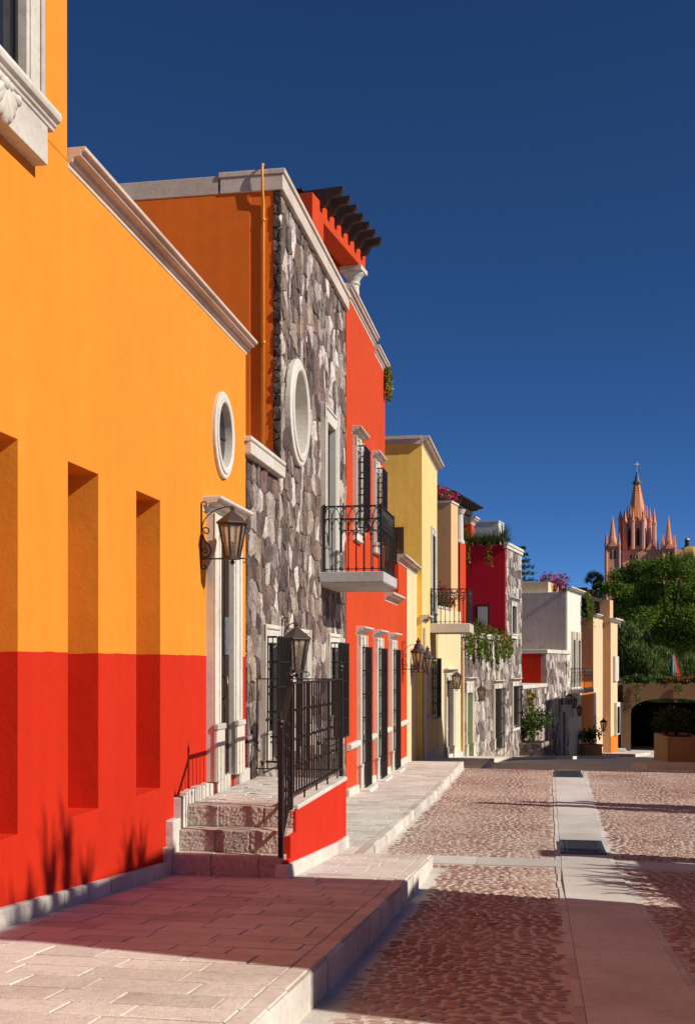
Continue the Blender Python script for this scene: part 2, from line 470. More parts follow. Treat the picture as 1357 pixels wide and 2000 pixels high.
def pavermat():
    t = NT('clay_paver'); gi = t.node('ShaderNodeNewGeometry')
    r = t.ramp(gi.outputs['Random Per Island'], [(0, (.23, .09, .06)), (.3, (.33, .155, .105)), (.55, (.20, .085, .058)), (.75, (.42, .25, .18)), (.9, (.27, .105, .07)), (1, (.50, .36, .28))])
    n1 = t.noise(.55, 5); n2 = t.noise(45, 4, .7)
    d = t.ramp(n1.outputs[0], [(.34, (.12, .12, .12)), (.68, (.70, .70, .70))])
    c = t.mix(d.outputs[0], r.outputs[0], (.58, .45, .37))
    v = t.ramp(n2.outputs[0], [(.3, (.6, .58, .55)), (.55, (1, 1, 1))])
    c = t.mix(.6, c, v.outputs[0], 'MULTIPLY')
    t.bump(n2.outputs[0], .5, .01)
    return t.done(c, .85, .25)
M['paver'] = pavermat()

# ------------------------------------------------------------------ house frame: n outwards, u along the street, z world height
class House:
    def __init__(s, name, label, cat, P, b=0.0, zb=-3.0, u0=None, group=None):
        s.P = P; s.b = b; s.zb = zb; s.u0 = P[1] if u0 is None else u0
        s.e = empty(name, (P[0], P[1], zb), -b, label, cat, group)
    def hit(s, px, py, n=0.0):
        d = ray(px, py); nx, ny = math.cos(s.b), -math.sin(s.b)
        t = (n + nx * s.P[0] + ny * s.P[1]) / (nx * d.x + ny * d.y); p = d * t
        return s.u0 + (p.x - s.P[0]) * math.sin(s.b) + (p.y - s.P[1]) * math.cos(s.b), p.z
    def w(s, n, u, z):
        c, q = math.cos(s.b), math.sin(s.b)
        return (s.P[0] + n * c + (u - s.u0) * q, s.P[1] - n * q + (u - s.u0) * c, z)
    def mk(s, mb, name, mat, parent=None, **kw):
        mb.v = [(x, y - s.u0, z - s.zb) for x, y, z in mb.v]
        return mb.build(name, mat, parent or s.e, **kw)

CORN = [(0, 0), (.05, 0), (.05, .25), (.25, .30), (.32, .50), (.70, .56), (.78, .74), (1, .78), (1, 1), (0, 1)]
def cornice_prof(p, h, z): return [(-.02 if x == 0 else x * p, z + y * h) for x, y in CORN]

def cornice(mb, u0, u1, z, p=.14, h=.2, end0=True, end1=True):
    """moulded band, returned a little past its ends"""
    e0 = p * .6 if end0 else 0; e1 = p * .6 if end1 else 0
    mb.extrude_y(cornice_prof(p, h, z), u0 - e0, u1 + e1); return mb

def surround(H, ua, ub, za, zb, jw=.2, lh=.26, p=.08, dep=.34, corn=True, plinth=.5, sill=None, mat='trim', name='window_surround', parent=None, key=True):
    mb = MB(); i = .018
    for a, b in ((ua - jw, ua + i), (ub - i, ub + jw)):
        o, q = (a, b)
        mb.box(-dep + .004, p, a, b, za, zb)
        # raised fillets on the jamb face
        out0, out1 = (a, a + jw * .22) if a < ua else (b - jw * .22, b)
        mb.box(p, p + .022, out0, out1, za + (plinth or 0), zb + lh)
        inn0, inn1 = (b - jw * .30, b - jw * .14) if a < ua else (a + jw * .14, a + jw * .30)
        mb.box(p, p + .016, inn0, inn1, za + (plinth or 0), zb + lh * .25)
        if plinth:
            mb.box(p, p + .045, a - .012, b + .012, za, za + plinth * .9)
            mb.box(p, p + .06, a - .02, b + .02, za + plinth * .9, za + plinth)
    mb.box(-dep + .004, p - .004, ua - jw + .004, ub + jw - .004, zb - i, zb + lh)
    mb.box(p - .004, p + .018, ua - jw * .2, ub + jw * .2, zb + lh * .72, zb + lh * .86)
    if key: mb.box(p - .004, p + .03, (ua + ub) / 2 - .1, (ua + ub) / 2 + .1, zb + .02, zb + lh)
    if corn: cornice(mb, ua - jw, ub + jw, zb + lh, p + .13, .17)
    if sill:
        mb.box(-dep + .004, p + .05, ua - jw - .04, ub + jw + .04, za - .08, za)
        mb.box(-.02, p + .02, ua - jw, ub + jw, za - .08 - sill, za - .08)
    return H.mk(mb, name, M[mat], parent, bevel=.008)

def pane(H, ua, ub, za, zb, dep=.3, mat='wood', name='window', leaf=2, rows=3, parent=None):
    mb = MB(); x = -dep + .012; fw = .06
    mb.box(x, x + .03, ua, ua + fw, za, zb); mb.box(x, x + .03, ub - fw, ub, za, zb)
    mb.box(x, x + .03, ua + fw, ub - fw, zb - fw, zb); mb.box(x, x + .03, ua + fw, ub - fw, za, za + fw * 1.6)
    for k in range(1, leaf):
        u = ua + (ub - ua) * k / leaf; mb.box(x, x + .034, u - .05, u + .05, za + fw * 1.6, zb - fw)
    for k in range(1, rows):
        z = za + (zb - za) * k / rows
        for j in range(leaf):
            a = ua + (ub - ua) * j / leaf + (.05 if j else fw); b = ua + (ub - ua) * (j + 1) / leaf - (.05 if j < leaf - 1 else fw)
            mb.box(x + .006, x + .025, a, b, z - .02, z + .02)
    o = H.mk(mb, name, M[mat], parent)
    g = MB(); g.box(x - .005, x + .008, ua + fw * .7, ub - fw * .7, za + fw, zb - fw * .7)
    H.mk(g, 'pane', M['pane'], o if parent is None else o)
    return o

def door(H, ua, ub, za, zb, dep=.3, mat='wood', name='door', parent=None, leaves=2):
    mb = MB(); x = -dep + .012
    for j in range(leaves):
        a = ua + (ub - ua) * j / leaves + .006; b = ua + (ub - ua) * (j + 1) / leaves - .006
        mb.box(x, x + .03, a, b, za + .01, zb)
        hh = (zb - za)
        for (f0, f1) in ((.06, .30), (.34, .62), (.66, .94)):
            mb.box(x + .03, x + .042, a + .08, b - .08, za + hh * f0, za + hh * f1)
    o = H.mk(mb, name, M[mat], parent, bevel=.006)
    hd = MB(); um = (ua + ub) / 2 - .09; zc = za + 1.05
    hd.tube([(x + .05, um, zc - .14), (x + .11, um, zc - .12), (x + .12, um, zc), (x + .11, um, zc + .12), (x + .05, um, zc + .14)], .014, 6)
    H.mk(hd, 'handle', M['brass'], o, smooth=True)
    return o

def grille(H, ua, ub, za, zb, p=.17, sp=.11, rows=5, name='window_grille', parent=None, r=.009, mat='iron'):
    mb = MB(); n = max(3, round((ub - ua) / sp))
    for k in range(n + 1):
        u = ua + (ub - ua) * k / n; mb.box(p - r, p + r, u - r, u + r, za, zb)
    for j in range(rows + 1):
        z = za + (zb - za) * j / rows
        mb.box(p + r, p + r + .006, ua - .01, ub + .01, z - .014, z + .014)
        for u in (ua, ub): mb.box(.03, p - r, u - .006, u + .006, z - .014, z + .014)
    for s_ in (.33, .66):
        for u in (ua, ub): mb.box(p * s_ - .006, p * s_ + .006, u - .006, u + .006, za, zb)
    # bosses where bars cross
    for k in range(1, n, 2):
        u = ua + (ub - ua) * k / n
        for j in range(1, rows): mb.box(p + r, p + r + .018, u - .016, u + .016, za + (zb - za) * j / rows - .018, za + (zb - za) * j / rows + .018)
    return H.mk(mb, name, M[mat], parent)

def arch_rail(H, pts, z0, z1, sp=.15, parent=None, name='railing', mat='iron'):
    """balcony rail along plan points (n,u): bars, gothic interlaced arches under the top rail"""
    mb = MB(); h = z1 - z0
    for (n0, u0), (n1, u1) in zip(pts, pts[1:]):
        L = math.hypot(n1 - n0, u1 - u0); k = max(2, round(L / sp)); P = lambda f, z: (n0 + (n1 - n0) * f, u0 + (u1 - u0) * f, z)
        mb.bar(P(0, z1), P(1, z1), .035, .018); mb.bar(P(0, z0 + .05), P(1, z0 + .05), .028, .014); mb.bar(P(0, z1 - h * .19), P(1, z1 - h * .19), .014, .014)
        for i in range(k + 1):
            f = i / k; mb.tube([P(f, z0), P(f, z1 - h * .17)], .009, 5)
            mb.lathe([(.010, -.03), (.02, -.015), (.02, .015), (.010, .03)], 6, P(f, z0 + .06))
            mb.lathe([(.010, -.03), (.018, -.01), (.018, .01), (.010, .03)], 6, P(f, z1 - h * .34))
        for i in range(k):
            for d, zt, span, hh in ((1, z1 - .01, 2, h * .18), (-1, z1 - .01, 2, h * .18), (1, z1 - h * .20, 1, h * .14), (-1, z1 - h * .20, 1, h * .14)):
                f0 = i / k if d > 0 else (i + 1) / k
                pt = []
                for q in range(6):
                    a = q / 5 * PI / 2; f = f0 + d * (1 - math.cos(a)) * .5 * span / k * 1.0
                    if f < -1e-6 or f > 1 + 1e-6: break
                    pt.append(P(f, zt - hh + hh * math.sin(a)))
                if len(pt) > 2: mb.tube(pt, .008, 4)
    for n, u in pts: mb.box(n - .018, n + .018, u - .018, u + .018, z0, z1 + .03)
    return H.mk(mb, name, M[mat], parent)

# ------------------------------------------------------------------ lanterns
def spiral(c, r0, r1, a0, a1, n=14, ax=(1, 0, 0), ay=(0, 0, 1)):
    c = Vector(c); ax = Vector(ax); ay = Vector(ay)
    return [c + (ax * math.cos(a0 + (a1 - a0) * i / n) + ay * math.sin(a0 + (a1 - a0) * i / n)) * (r0 + (r1 - r0) * i / n) for i in range(n + 1)]

def lantern(label, loc, rz=0.0, k=1.0, arm=.36, sides=6, ornate=False, tall=.66, turn=None):
    e = empty('wall_lantern', loc, rz, label, 'wall lantern', 'iron wall lanterns along the street')
    e.scale = (k, k, k)
    b = MB()
    b.box(0, .014, -.014, .014, -.10, tall)
    b.tube(spiral((.045, 0, tall - .01), .045, .012, PI, -PI * .75, 12), .008, 5)
    b.tube(spiral((.04, 0, -.09), .04, .012, PI, PI * 2.6, 10), .007, 5)
    b.bar((.0, 0, 0), (arm + .14, 0, 0), .02, .016)
    b.tube(spiral((arm + .14, 0, -.035), .035, .01, PI / 2, -PI * .9, 10), .006, 5)
    # arc from wall bar to the lantern hook, and the s-scroll under it
    b.tube([(.012 + (arm - .03) * (1 - math.cos(a)) , 0, .36 + .26 * math.sin(a)) for a in [i / 10 * PI * .5 for i in range(11)]] + [(arm, 0, .585)], .007, 5)
    b.tube(spiral((.065, 0, .33), .055, .015, PI, -PI * 1.1, 14), .008, 5)
    b.tube([(.015, 0, .28), (.05, 0, .22), (.115, 0, .15), (.13, 0, .085), (.10, 0, .03), (.05, 0, .015), (.02, 0, .04)], .008, 5)
    b.tube(spiral((.055, 0, .09), .04, .012, PI, -PI, 12), .007, 5)
    b.build('bracket', M['iron'], e)
    c = (arm, 0, 0); f = MB(); zt, zb_, rt, rb = .41, .015, .165, .088
    a0 = PI / sides if turn is None else turn
    V = lambda r, z, i, d=0.0: (arm + r * math.cos(a0 + 2 * PI * i / sides + d), r * math.sin(a0 + 2 * PI * i / sides + d), z)
    for i in range(sides):
        f.bar(V(rb, zb_, i), V(rt, zt, i), .026, .018)
        f.bar(V(rb, zb_, i), V(rb, zb_, i + 1), .022, .02); f.bar(V(rt, zt, i), V(rt, zt, i + 1), .024, .03)
    f.lathe([(rb + .012, -.012), (rb + .012, .014)], sides, c, a0)
    f.lathe([(.012, -.075), (.03, -.055), (.03, -.04), (.012, -.02), (.012, -.01)], 8, c)
    f.lathe([(.022, .02), (.022, .15), (.014, .155), (.014, .20)], 8, c)
    f.build('cage', M['rust'], e)
    g = MB()
    for i in range(sides):
        q = [V(rb * .985, zb_ + .005, i), V(rb * .985, zb_ + .005, i + 1), V(rt * .985, zt - .005, i + 1), V(rt * .985, zt - .005, i)]
        ctr = Vector((arm, 0, .2)); inn = [tuple(Vector(p) + (Vector((arm, 0, p[2])) - Vector(p)) * .03) for p in q]
        g.hexa(q, inn)
    g.build('glass', M['lampglass'], e)
    r = MB()
    if ornate:
        r.lathe([(rt + .035, zt), (rt + .03, zt + .03), (rt * .72, zt + .10), (rt * .62, zt + .17), (rt * .40, zt + .21), (.05, zt + .235), (.05, zt + .27), (.075, zt + .275), (.03, zt + .31), (.018, zt + .36)], 12, c)
    else:
        r.lathe([(rt + .035, zt), (rt + .03, zt + .018), (.022, zt + .155), (.022, zt + .17)], sides, c, a0)
        r.lathe([(.012, zt + .165), (.03, zt + .18), (.03, zt + .198), (.012, zt + .215)], 8, c)
    r.build('roof', M['rust'], e)
    return e

# ------------------------------------------------------------------ plants
def leaves_at(mb, centre, rad, n, L, W, rg, down=0.0, squash=1.0):
    for _ in range(n):
        d = rnd_dir(rg); q = rg.random() ** .4
        p = Vector(centre) + Vector((d.x * rad, d.y * rad, d.z * rad * squash)) * q
        dd = (rnd_dir(rg) + d * .5 - Vector((0, 0, down))).normalized()
        k = rg.uniform(.6, 1.3); mb.leaf(p, dd, rnd_dir(rg), L * k, W * k)

def vine(label, top, length, width, depth=.12, n=260, L=.09, mat='leaf_vine', group=None, flower=0, seed=1, name='hanging_vine', nrm=(1, 0, 0)):
    """foliage trailing down from a parapet; top = world point"""
    rg = random.Random(seed); e = empty(name, top, 0, label, 'vine', group)
    nx = Vector(nrm); al = Vector((-nx.y, nx.x, 0))
    mb = MB(); st = MB(); fl = MB(); k = max(2, int(width / .16))
    for j in range(k):
        off = (j + .5) / k * width - width / 2; ll = length * rg.uniform(.6, 1.0); pts = []; x = off
        for q in range(9):
            f = q / 8; x += rg.uniform(-.03, .03)
            pts.append(nx * (.04 + depth * (math.sin(f * 2.2) * .5 + .2) + rg.uniform(-.02, .02)) + al * x + Vector((0, 0, .06 - f * ll)))
        st.tube(pts, .006, 4)
        for _ in range(n // k):
            f = rg.random() ** .85; i = min(7, int(f * 8)); t = f * 8 - i; p = pts[i].lerp(pts[i + 1], t)
            sp = .11 * (1 - .45 * f)
            p = p + al * rg.gauss(0, sp * .6) + nx * abs(rg.gauss(0, depth * .45)) + Vector((0, 0, rg.uniform(-.05, .05)))
            d = (nx * rg.uniform(.0, 1) + al * rg.uniform(-1, 1) + Vector((0, 0, rg.uniform(-1.2, .3))))
            kk = rg.uniform(.6, 1.3)
            (fl if rg.random() < flower else mb).leaf(p, d, rnd_dir(rg), L * kk, L * .75 * kk)
    st.build('stem', M['bark'], e)
    o = mb.build('leaves', M[mat], e, fix=False)
    if fl.v: fl.build('flowers', M['redflower'], e, fix=False)
    return e

def bush(label, at, rad, h, n, L=.1, mat='leaf_green', flower=None, fn=0, cat='shrub', name='shrub', group=None, seed=3, W=.5, sq=.7, stems=5):
    rg = random.Random(seed); e = empty(name, at, 0, label, cat, group)
    mb = MB(); st = MB(); fl = MB()
    cs = []
    for k in range(stems):
        a = rg.uniform(0, 2 * PI); r = rad * rg.uniform(.2, .65); c = Vector((math.cos(a) * r, math.sin(a) * r, h * rg.uniform(.45, .85)))
        cs.append(c); st.tube([(0, 0, 0), tuple(c * .5 + Vector((rg.uniform(-.05, .05), 0, .02))), tuple(c)], [.02, .014, .006], 5)
    for c in cs + [Vector((0, 0, h * .45))]:
        leaves_at(mb, c, rad * .55, n // (stems + 1), L, L * W, rg, 0, sq)
        if fn: leaves_at(fl, c + Vector((0, 0, rad * .12)), rad * .58, fn // (stems + 1), L * .9, L * .7, rg, 0, sq)
    st.build('stem', M['bark'], e); mb.build('leaves', M[mat], e, fix=False)
    if fl.v: fl.build('flowers', M[flower], e, fix=False)
    return e

def tuft(label, at, n, h, spread, name='grass_tuft', group=None, seed=5, mat='grassy', w=.02, cat='plant', ln=0.0, ldir=(0, 1, 0)):
    rg = random.Random(seed); e = empty(name, at, 0, label, cat, group); mb = MB(); ld = Vector(ldir)
    for _ in range(n):
        a = rg.uniform(0, 2 * PI); out = Vector((math.cos(a), math.sin(a), 0)); b = ld * rg.uniform(-ln / 2, ln / 2) + out * rg.uniform(0, .06)
        hh = h * rg.uniform(.5, 1.1); s = spread * rg.uniform(.2, 1.0); sd = Vector((-out.y, out.x, 0)) * w * .5
        p = [b, b + out * s * .25 + Vector((0, 0, hh * .5)), b + out * s * .65 + Vector((0, 0, hh * .85)), b + out * s + Vector((0, 0, hh * rg.uniform(.75, 1.0)))]
        vs = []; ws = (1, .9, .6, .05)
        for q, k in zip(p, ws): vs += [q - sd * k, q + sd * k]
        mb.add(vs, [(0, 1, 3, 2), (2, 3, 5, 4), (4, 5, 7, 6)])
    mb.build('leaves', M[mat], e, fix=False)
    return e
# ================================================================== HOUSE 1: orange and red corner house
XA = -3.76
A = House('orange_house', 'orange plastered house with red lower band, deep niches and a carved stone door', 'house', (XA, 7.0), 0, -2.0)
mb = MB()
NICH = [(3.95, 4.60), (5.49, 6.14), (7.03, 7.675), (8.555, 9.19), (10.11, 10.79)]
ops = [(a, b, z - 2.89 + 0, z, .5) for (a, b), z in zip(NICH, (1.63, 1.63, 1.635, 1.63, 1.63))]
DU = (12.64, 13.26, -1.36, 1.42)
ops += [(DU[0], DU[1], DU[2], DU[3], .022)]
wall_box(mb, -8, 0, -3, 14.1, -3.2, 4.05, ops)
o = A.mk(mb, 'wall', M['wallA'], bevel=.018, seg=2)
c = MB(); el = [(13.0 + .335 * math.cos(a), 2.73 + .43 * math.sin(a)) for a in [i / 40 * 2 * PI for i in range(40)]]
c.extrude_x([(u - A.u0, z - A.zb) for u, z in el], -.42, .3)
bv = o.modifiers.get('bevel'); o.modifiers.remove(bv); cut(o, c)
b = o.modifiers.new('bevel', 'BEVEL'); b.width = .014; b.segments = 2; b.limit_method = 'ANGLE'; b.angle_limit = math.radians(50)
mb = MB(); wall_box(mb, -8, 0, -3, 8.55, 4.05, 9.5, [(6.10, 7.72, 4.2, 6.9, .06)])
A.mk(mb, 'upper_wall', M['wallA'], bevel=.018, seg=2)
# parapet cornice of the lower part
mb = MB(); mb.extrude_y(cornice_prof(.15, .17, 4.0), 8.553, 14.14); mb.box(-8, -.02, 8.553, 14.1, 4.055, 4.16)
A.mk(mb, 'cornice', M['pinktrim'], bevel=.004)
# base course
mb = MB(); y = -3.0; rg = random.Random(3)
while y < 10.9:
    L = rg.uniform(.38, .62); y1 = min(y + L, 10.9); t = rg.uniform(.05, .075)
    mb.hexa([(-.02, y + .004, zp(y) - .3), (t, y + .004, zp(y) - .3), (t, y1 - .004, zp(y1) - .3), (-.02, y1 - .004, zp(y1) - .3)],
            [(-.02, y + .004, zp(y) + .135), (t - .012, y + .004, zp(y) + .13), (t - .012, y1 - .004, zp(y1) + .13), (-.02, y1 - .004, zp(y1) + .135)])
    y = y1
A.mk(mb, 'base_course', M['cantera'], bevel=.014, seg=2)
# stepped base beside the stairs and along the landing
mb = MB()
for (y0, y1, zt) in ((10.86, 10.96, -1.86), (10.96, 11.2, -1.62), (11.2, 11.42, -1.40), (11.42, 12.40, -1.36), (13.56, 14.06, -1.36)):
    n = max(1, int((y1 - y0) / .12)); mb = MB() if y0 in (10.86, 13.56) else mb
    for k in range(n):
        a = y0 + (y1 - y0) * k / n; bb = y0 + (y1 - y0) * (k + 1) / n
        mb.box(-.02, .065 + rg.uniform(0, .02), a + .004, bb - .004, zt - .55, zt + rg.uniform(-.012, .012))
    if y1 in (12.40, 14.06): A.mk(mb, 'stepped_base', M['cantera'], bevel=.014, seg=2)
# upper window with heavy sill
UW = (6.10, 7.72)
surround(A, UW[0], UW[1], 4.2, 6.9, jw=.24, lh=.3, p=.06, dep=.055, plinth=0)
pane(A, UW[0], UW[1], 4.2, 6.9, .055, 'iron', rows=4)
mb = MB(); mb.box(-.02, .115, 5.84, 7.93, 3.74, 4.03)
mb.extrude_y([(-.02, 4.03), (.125, 4.03), (.13, 4.055), (.145, 4.06), (.155, 4.085), (.18, 4.095), (.19, 4.125), (.185, 4.16), (.165, 4.175), (-.02, 4.175)], 5.70, 8.02)
o = A.mk(mb, 'window_sill', M['trim'], bevel=.01, seg=2)
# carved shell on the sill block
mb = MB(); c0 = Vector((.115, 7.20, 3.99))
for k in range(7):
    a = -PI / 2 + (k - 3) * .30; L = .20 + .03 * (3 - abs(k - 3)); d = Vector((0, math.cos(a), math.sin(a)))
    pts = [c0 + d * (L * q) for q in (0, .25, .5, .75, .92, 1)]
    mb.tube([p + Vector((.008, 0, 0)) for p in pts], [.014, .030, .040, .045, .034, .012], 7)
for dy, dz, r in ((0, .0, .05), (-.085, .015, .035), (.085, .015, .035), (-.18, -.03, .045), (.19, -.03, .045)):
    mb.lathe([(.001, -r), (r * .7, -r * .7), (r, 0), (r * .7, r * .7), (.001, r)], 9, (c0.x + .01, c0.y + dy, c0.z + dz))
A.mk(mb, 'carved_shell', M['trim'], o, smooth=True)
# oval window
def ring(H, cu, cz, ru, rz, iu, iz, p, dep, name, mat, parent=None, n=48):
    mb = MB(); vs = []; fs = []
    for i in range(n):
        a = 2 * PI * i / n; c_, s_ = math.cos(a), math.sin(a)
        for x, fu, fz in ((-dep, iu, iz), (p * .8, iu, iz), (p, iu + (ru - iu) * .12, iz + (rz - iz) * .12), (p, iu + (ru - iu) * .55, iz + (rz - iz) * .55),
                          (p * .72, iu + (ru - iu) * .60, iz + (rz - iz) * .60), (p * .72, iu + (ru - iu) * .9, iz + (rz - iz) * .9), (p * .6, ru, rz), (-.02, ru, rz)):
            vs.append((x, cu + fu * c_, cz + fz * s_))
    for i in range(n):
        j = (i + 1) % n
        for k in range(7): fs.append((i * 8 + k, j * 8 + k, j * 8 + k + 1, i * 8 + k + 1))
    mb.add(vs, fs); return H.mk(mb, name, M[mat], parent, smooth=False)
o = ring(A, 13.0, 2.73, .41, .515, .295, .385, .06, .40, 'oval_window', 'trim')
mb = MB(); mb.extrude_x([(13.0 + .33 * math.cos(a), 2.73 + .42 * math.sin(a)) for a in [i / 32 * 2 * PI for i in range(32)]], -.06, -.045)
A.mk(mb, 'pane', M['pane'], o)
mb = MB(); mb.box(-.045, -.03, 12.985, 13.015, 2.36, 3.1); mb.box(-.044, -.032, 12.72, 12.984, 2.715, 2.745); mb.box(-.044, -.032, 13.016, 13.28, 2.715, 2.745); A.mk(mb, 'glazing_bars', M['wood'], o)
# door
surround(A, DU[0], DU[1], -1.36, DU[3], jw=.28, lh=.30, p=.09, dep=.02, plinth=.66, name='door_surround', key=False)
mb = MB(); mb.box(-.021, .05, DU[0] + .02, DU[1] - .02, -1.55, -1.345); A.mk(mb, 'threshold', M['cantera'], bevel=.015)
door(A, DU[0] + .018, DU[1] - .018, -1.34, DU[3] - .018, .02, 'doorwood')
mb = MB(); mb.box(.03, .048, DU[0] + .34, DU[0] + .50, .10, .55)
for k in range(3): mb.box(.047, .053, DU[0] + .365, DU[0] + .475, .15 + k * .13, .24 + k * .13)
A.mk(mb, 'grated_hatch', M['darkgrey'])
lantern('black iron lantern on the orange wall beside the carved stone door', (XA, 12.15, 1.17), 0, .94, .39)

# ================================================================== STAIRS
S = House('stone_staircase', 'three rough stone steps up to a landing with red side wall and iron railing', 'staircase', (XA, 11.4), 0, -2.2)
ST = [(10.92, -1.945), (11.14, -1.72), (11.40, -1.50)]
rg = random.Random(11)
def rough_block(mb, x0, x1, y0, y1, z0, z1, rg, amp=.010, nx=10, nz=12):
    """block whose -y face is split stone"""
    nx = max(3, int((x1 - x0) / .018)); vs = []; fs = []
    for j in range(nz + 1):
        for i in range(nx + 1):
            e = 0 if i in (0, nx) or j in (0, nz) else 1
            vs.append((x0 + (x1 - x0) * i / nx, y0 - e * rg.uniform(.0, amp), z0 + (z1 - z0) * j / nz))
    for j in range(nz):
        for i in range(nx):
            a = j * (nx + 1) + i; fs.append((a, a + 1, a + nx + 2, a + nx + 1))
    n = len(vs)
    vs += [(x0, y1, z0), (x1, y1, z0), (x1, y1, z1), (x0, y1, z1)]
    fs += [tuple(range(0, nx + 1)) + (n + 1, n), tuple(nz * (nx + 1) + i for i in range(nx, -1, -1)) + (n + 3, n + 2), (n, n + 1, n + 2, n + 3),
           tuple(j * (nx + 1) for j in range(nz, -1, -1)) + (n, n + 3), tuple(j * (nx + 1) + nx for j in range(nz + 1)) + (n + 2, n + 1)]
    mb.add(vs, fs)
for k, (y, z) in enumerate(ST):
    mb = MB(); x = 0.07; xe = (1.215, 1.225, 1.235)[k]
    zb_ = (-2.35, -1.945, -1.72)[k]; y1 = (ST[k + 1][0] + .25) if k < 2 else 11.72
    while x < xe - .01:
        L = rg.uniform(.34, .5); x1 = x + L
        if xe - x1 < .2: x1 = xe
        rough_block(mb, x + .002, x1 - .002, y + rg.uniform(0, .012), y1, zb_, z + rg.uniform(-.005, .004), rg)
        x = x1
    S.mk(mb, 'step', M['riser'], bevel=.006)
mb = MB(); rg = random.Random(4); y = 11.72
while y < 14.42:
    d = rg.uniform(.16, .24); x = .07 + rg.uniform(-.3, 0); y1 = min(y + d, 14.44)
    while x < 1.2:
        L = rg.uniform(.35, .6); a, b_ = max(x, .07), min(x + L, 1.235)
        if b_ - a > .03: mb.box(a + .004, b_ - .004, y + .004, y1 - .004, -1.62, -1.50 + rg.uniform(-.008, .003))
        x += L
    y = y1
mb.box(.06, 1.19, 11.7, 14.43, -2.6, -1.53)
S.mk(mb, 'landing', M['paving'], bevel=.008)
# red side wall, following the steps
mb = MB()
mb.extrude_x([(10.93, -1.99), (10.93, -2.10), (14.44, -2.42), (14.44, -1.535), (11.40, -1.535), (11.40, -1.76), (11.14, -1.76), (11.14, -1.99)], 1.19, 1.262)
S.mk(mb, 'side_wall', M['red'], bevel=.008)
mb = MB(); y = 11.42
while y < 14.42:
    y1 = min(y + rg.uniform(.3, .5), 14.45); mb.box(1.10, 1.275, y + .003, y1 - .003, -1.532, -1.478 + rg.uniform(-.006, .004)); y = y1
S.mk(mb, 'coping', M['paving'], bevel=.012, seg=2)
mb = MB(); y = 10.90
while y < 14.44:
    y1 = min(y + rg.uniform(.4, .6), 14.47); mb.hexa([(1.15, y + .003, zp(y) - .2), (1.315, y + .003, zp(y) - .2), (1.315, y1 - .003, zp(y1) - .2), (1.15, y1 - .003, zp(y1) - .2)],
        [(1.15, y + .003, zp(y) + .14), (1.295, y + .003, zp(y) + .14), (1.295, y1 - .003, zp(y1) + .14), (1.15, y1 - .003, zp(y1) + .14)]); y = y1
S.mk(mb, 'base_course', M['paving'], bevel=.014, seg=2)
# railing
xr = 1.20; zt = -.20
rail = MB()
rail.box(xr - .02, xr + .02, 11.42, 14.40, -1.385, -1.365); rail.box(xr - .025, xr + .025, 11.40, 14.42, zt - .02, zt)
n = 22
for k in range(1, n):
    y = 11.42 + 2.98 * k / n; rail.box(xr - .009, xr + .009, y - .009, y + .009, -1.375, zt - .01)
    if k % 5 == 0: rail.box(xr - .009, xr + .009, y - .009, y + .009, -1.5, -1.375)
    for zz in (-.50, -.80, -1.10):
        if (k + int(zz * 10)) % 2: rail.lathe([(.009, -.022), (.018, -.010), (.018, .010), (.009, .022)], 6, (xr, y, zz))
# sloping flight
P1 = (xr, 10.965, 0); P2 = (xr, 11.40, 0)
rail.bar((xr, 10.95, -.66), (xr, 11.40, -.235), .055, .022)
rail.bar((xr, 10.965, -1.80), (xr, 11.40, -1.385), .03, .018)
for k in range(1, 4):
    f = k / 4; y = 10.965 + .435 * f; rail.box(xr - .009, xr + .009, y - .009, y + .009, -1.80 + .415 * f, -.66 + .425 * f)
    for zz in (.3, .6, .85): rail.lathe([(.009, -.028), (.021, -.012), (.021, .012), (.009, .028)], 6, (xr, y, -1.80 + .415 * f + zz))
# far end rail back to the house
rail.box(.06, xr, 14.38, 14.40, zt - .016, zt); rail.box(.06, xr, 14.382, 14.398, -1.40, -1.385)
for k in range(8):
    x = .08 + 1.1 * k / 8; rail.box(x - .008, x + .008, 14.382, 14.398, -1.395, zt - .01)
    rail.lathe([(.009, -.028), (.021, -.012), (.021, .012), (.009, .028)], 6, (x, 14.39, -.75 if k % 2 else -1.05))
ro = S.mk(rail, 'railing', M['iron'])
for (y, z0, z1) in ((10.955, -1.95, -.64), (11.40, -1.52, -.18), (14.39, -1.50, -.10)):
    p = MB(); p.box(xr - .024, xr + .024, y - .024, y + .024, z0, z1)
    p.lathe([(.02, 0), (.014, .015), (.036, .03), (.042, .05), (.036, .07), (.012, .085), (.008, .13), (.001, .14)], 10, (xr, y, z1))
    S.mk(p, 'post', M['iron'], ro)

# ================================================================== HOUSE 2: rubble stone house
B = House('stone_house', 'tall rubble stone house with burnt orange flank, oval niche and iron balcony', 'house', (XA, 14.1), 0, -2.5)
WB = [(15.12, 15.78, -1.34, .30), (16.85, 17.83, -1.34, .30), (19.85, 20.72, -1.34, .30)]
TB = (19.45, 20.36, 1.60, 4.30)
mb = MB(); wall_box(mb, -5, -.03, 14.12, 16.12, -3.4, 2.70, [(a, b_, c_, d_, .05) for a, b_, c_, d_ in WB[:1]])
B.mk(mb, 'low_wall', M['mortar'])
mb = MB(); wall_box(mb, -.45, -.03, 16.12, 21.7, -3.6, 6.98, [(a, b_, c_, d_, .05) for a, b_, c_, d_ in WB[1:]] + [(*TB, .09)])
ob = B.mk(mb, 'front_wall', M['mortar'])
c = MB(); el = [(17.2 + .57 * math.cos(a), 3.92 + .69 * math.sin(a)) for a in [i / 40 * 2 * PI for i in range(40)]]
c.extrude_x([(u - B.u0, z - B.zb) for u, z in el], -.36, .3); cut(ob, c)
mb = MB(); mb.box(-9, -.45, 16.02, 21.7, -3.6, 6.98); B.mk(mb, 'side_wall', M['orangeside'])
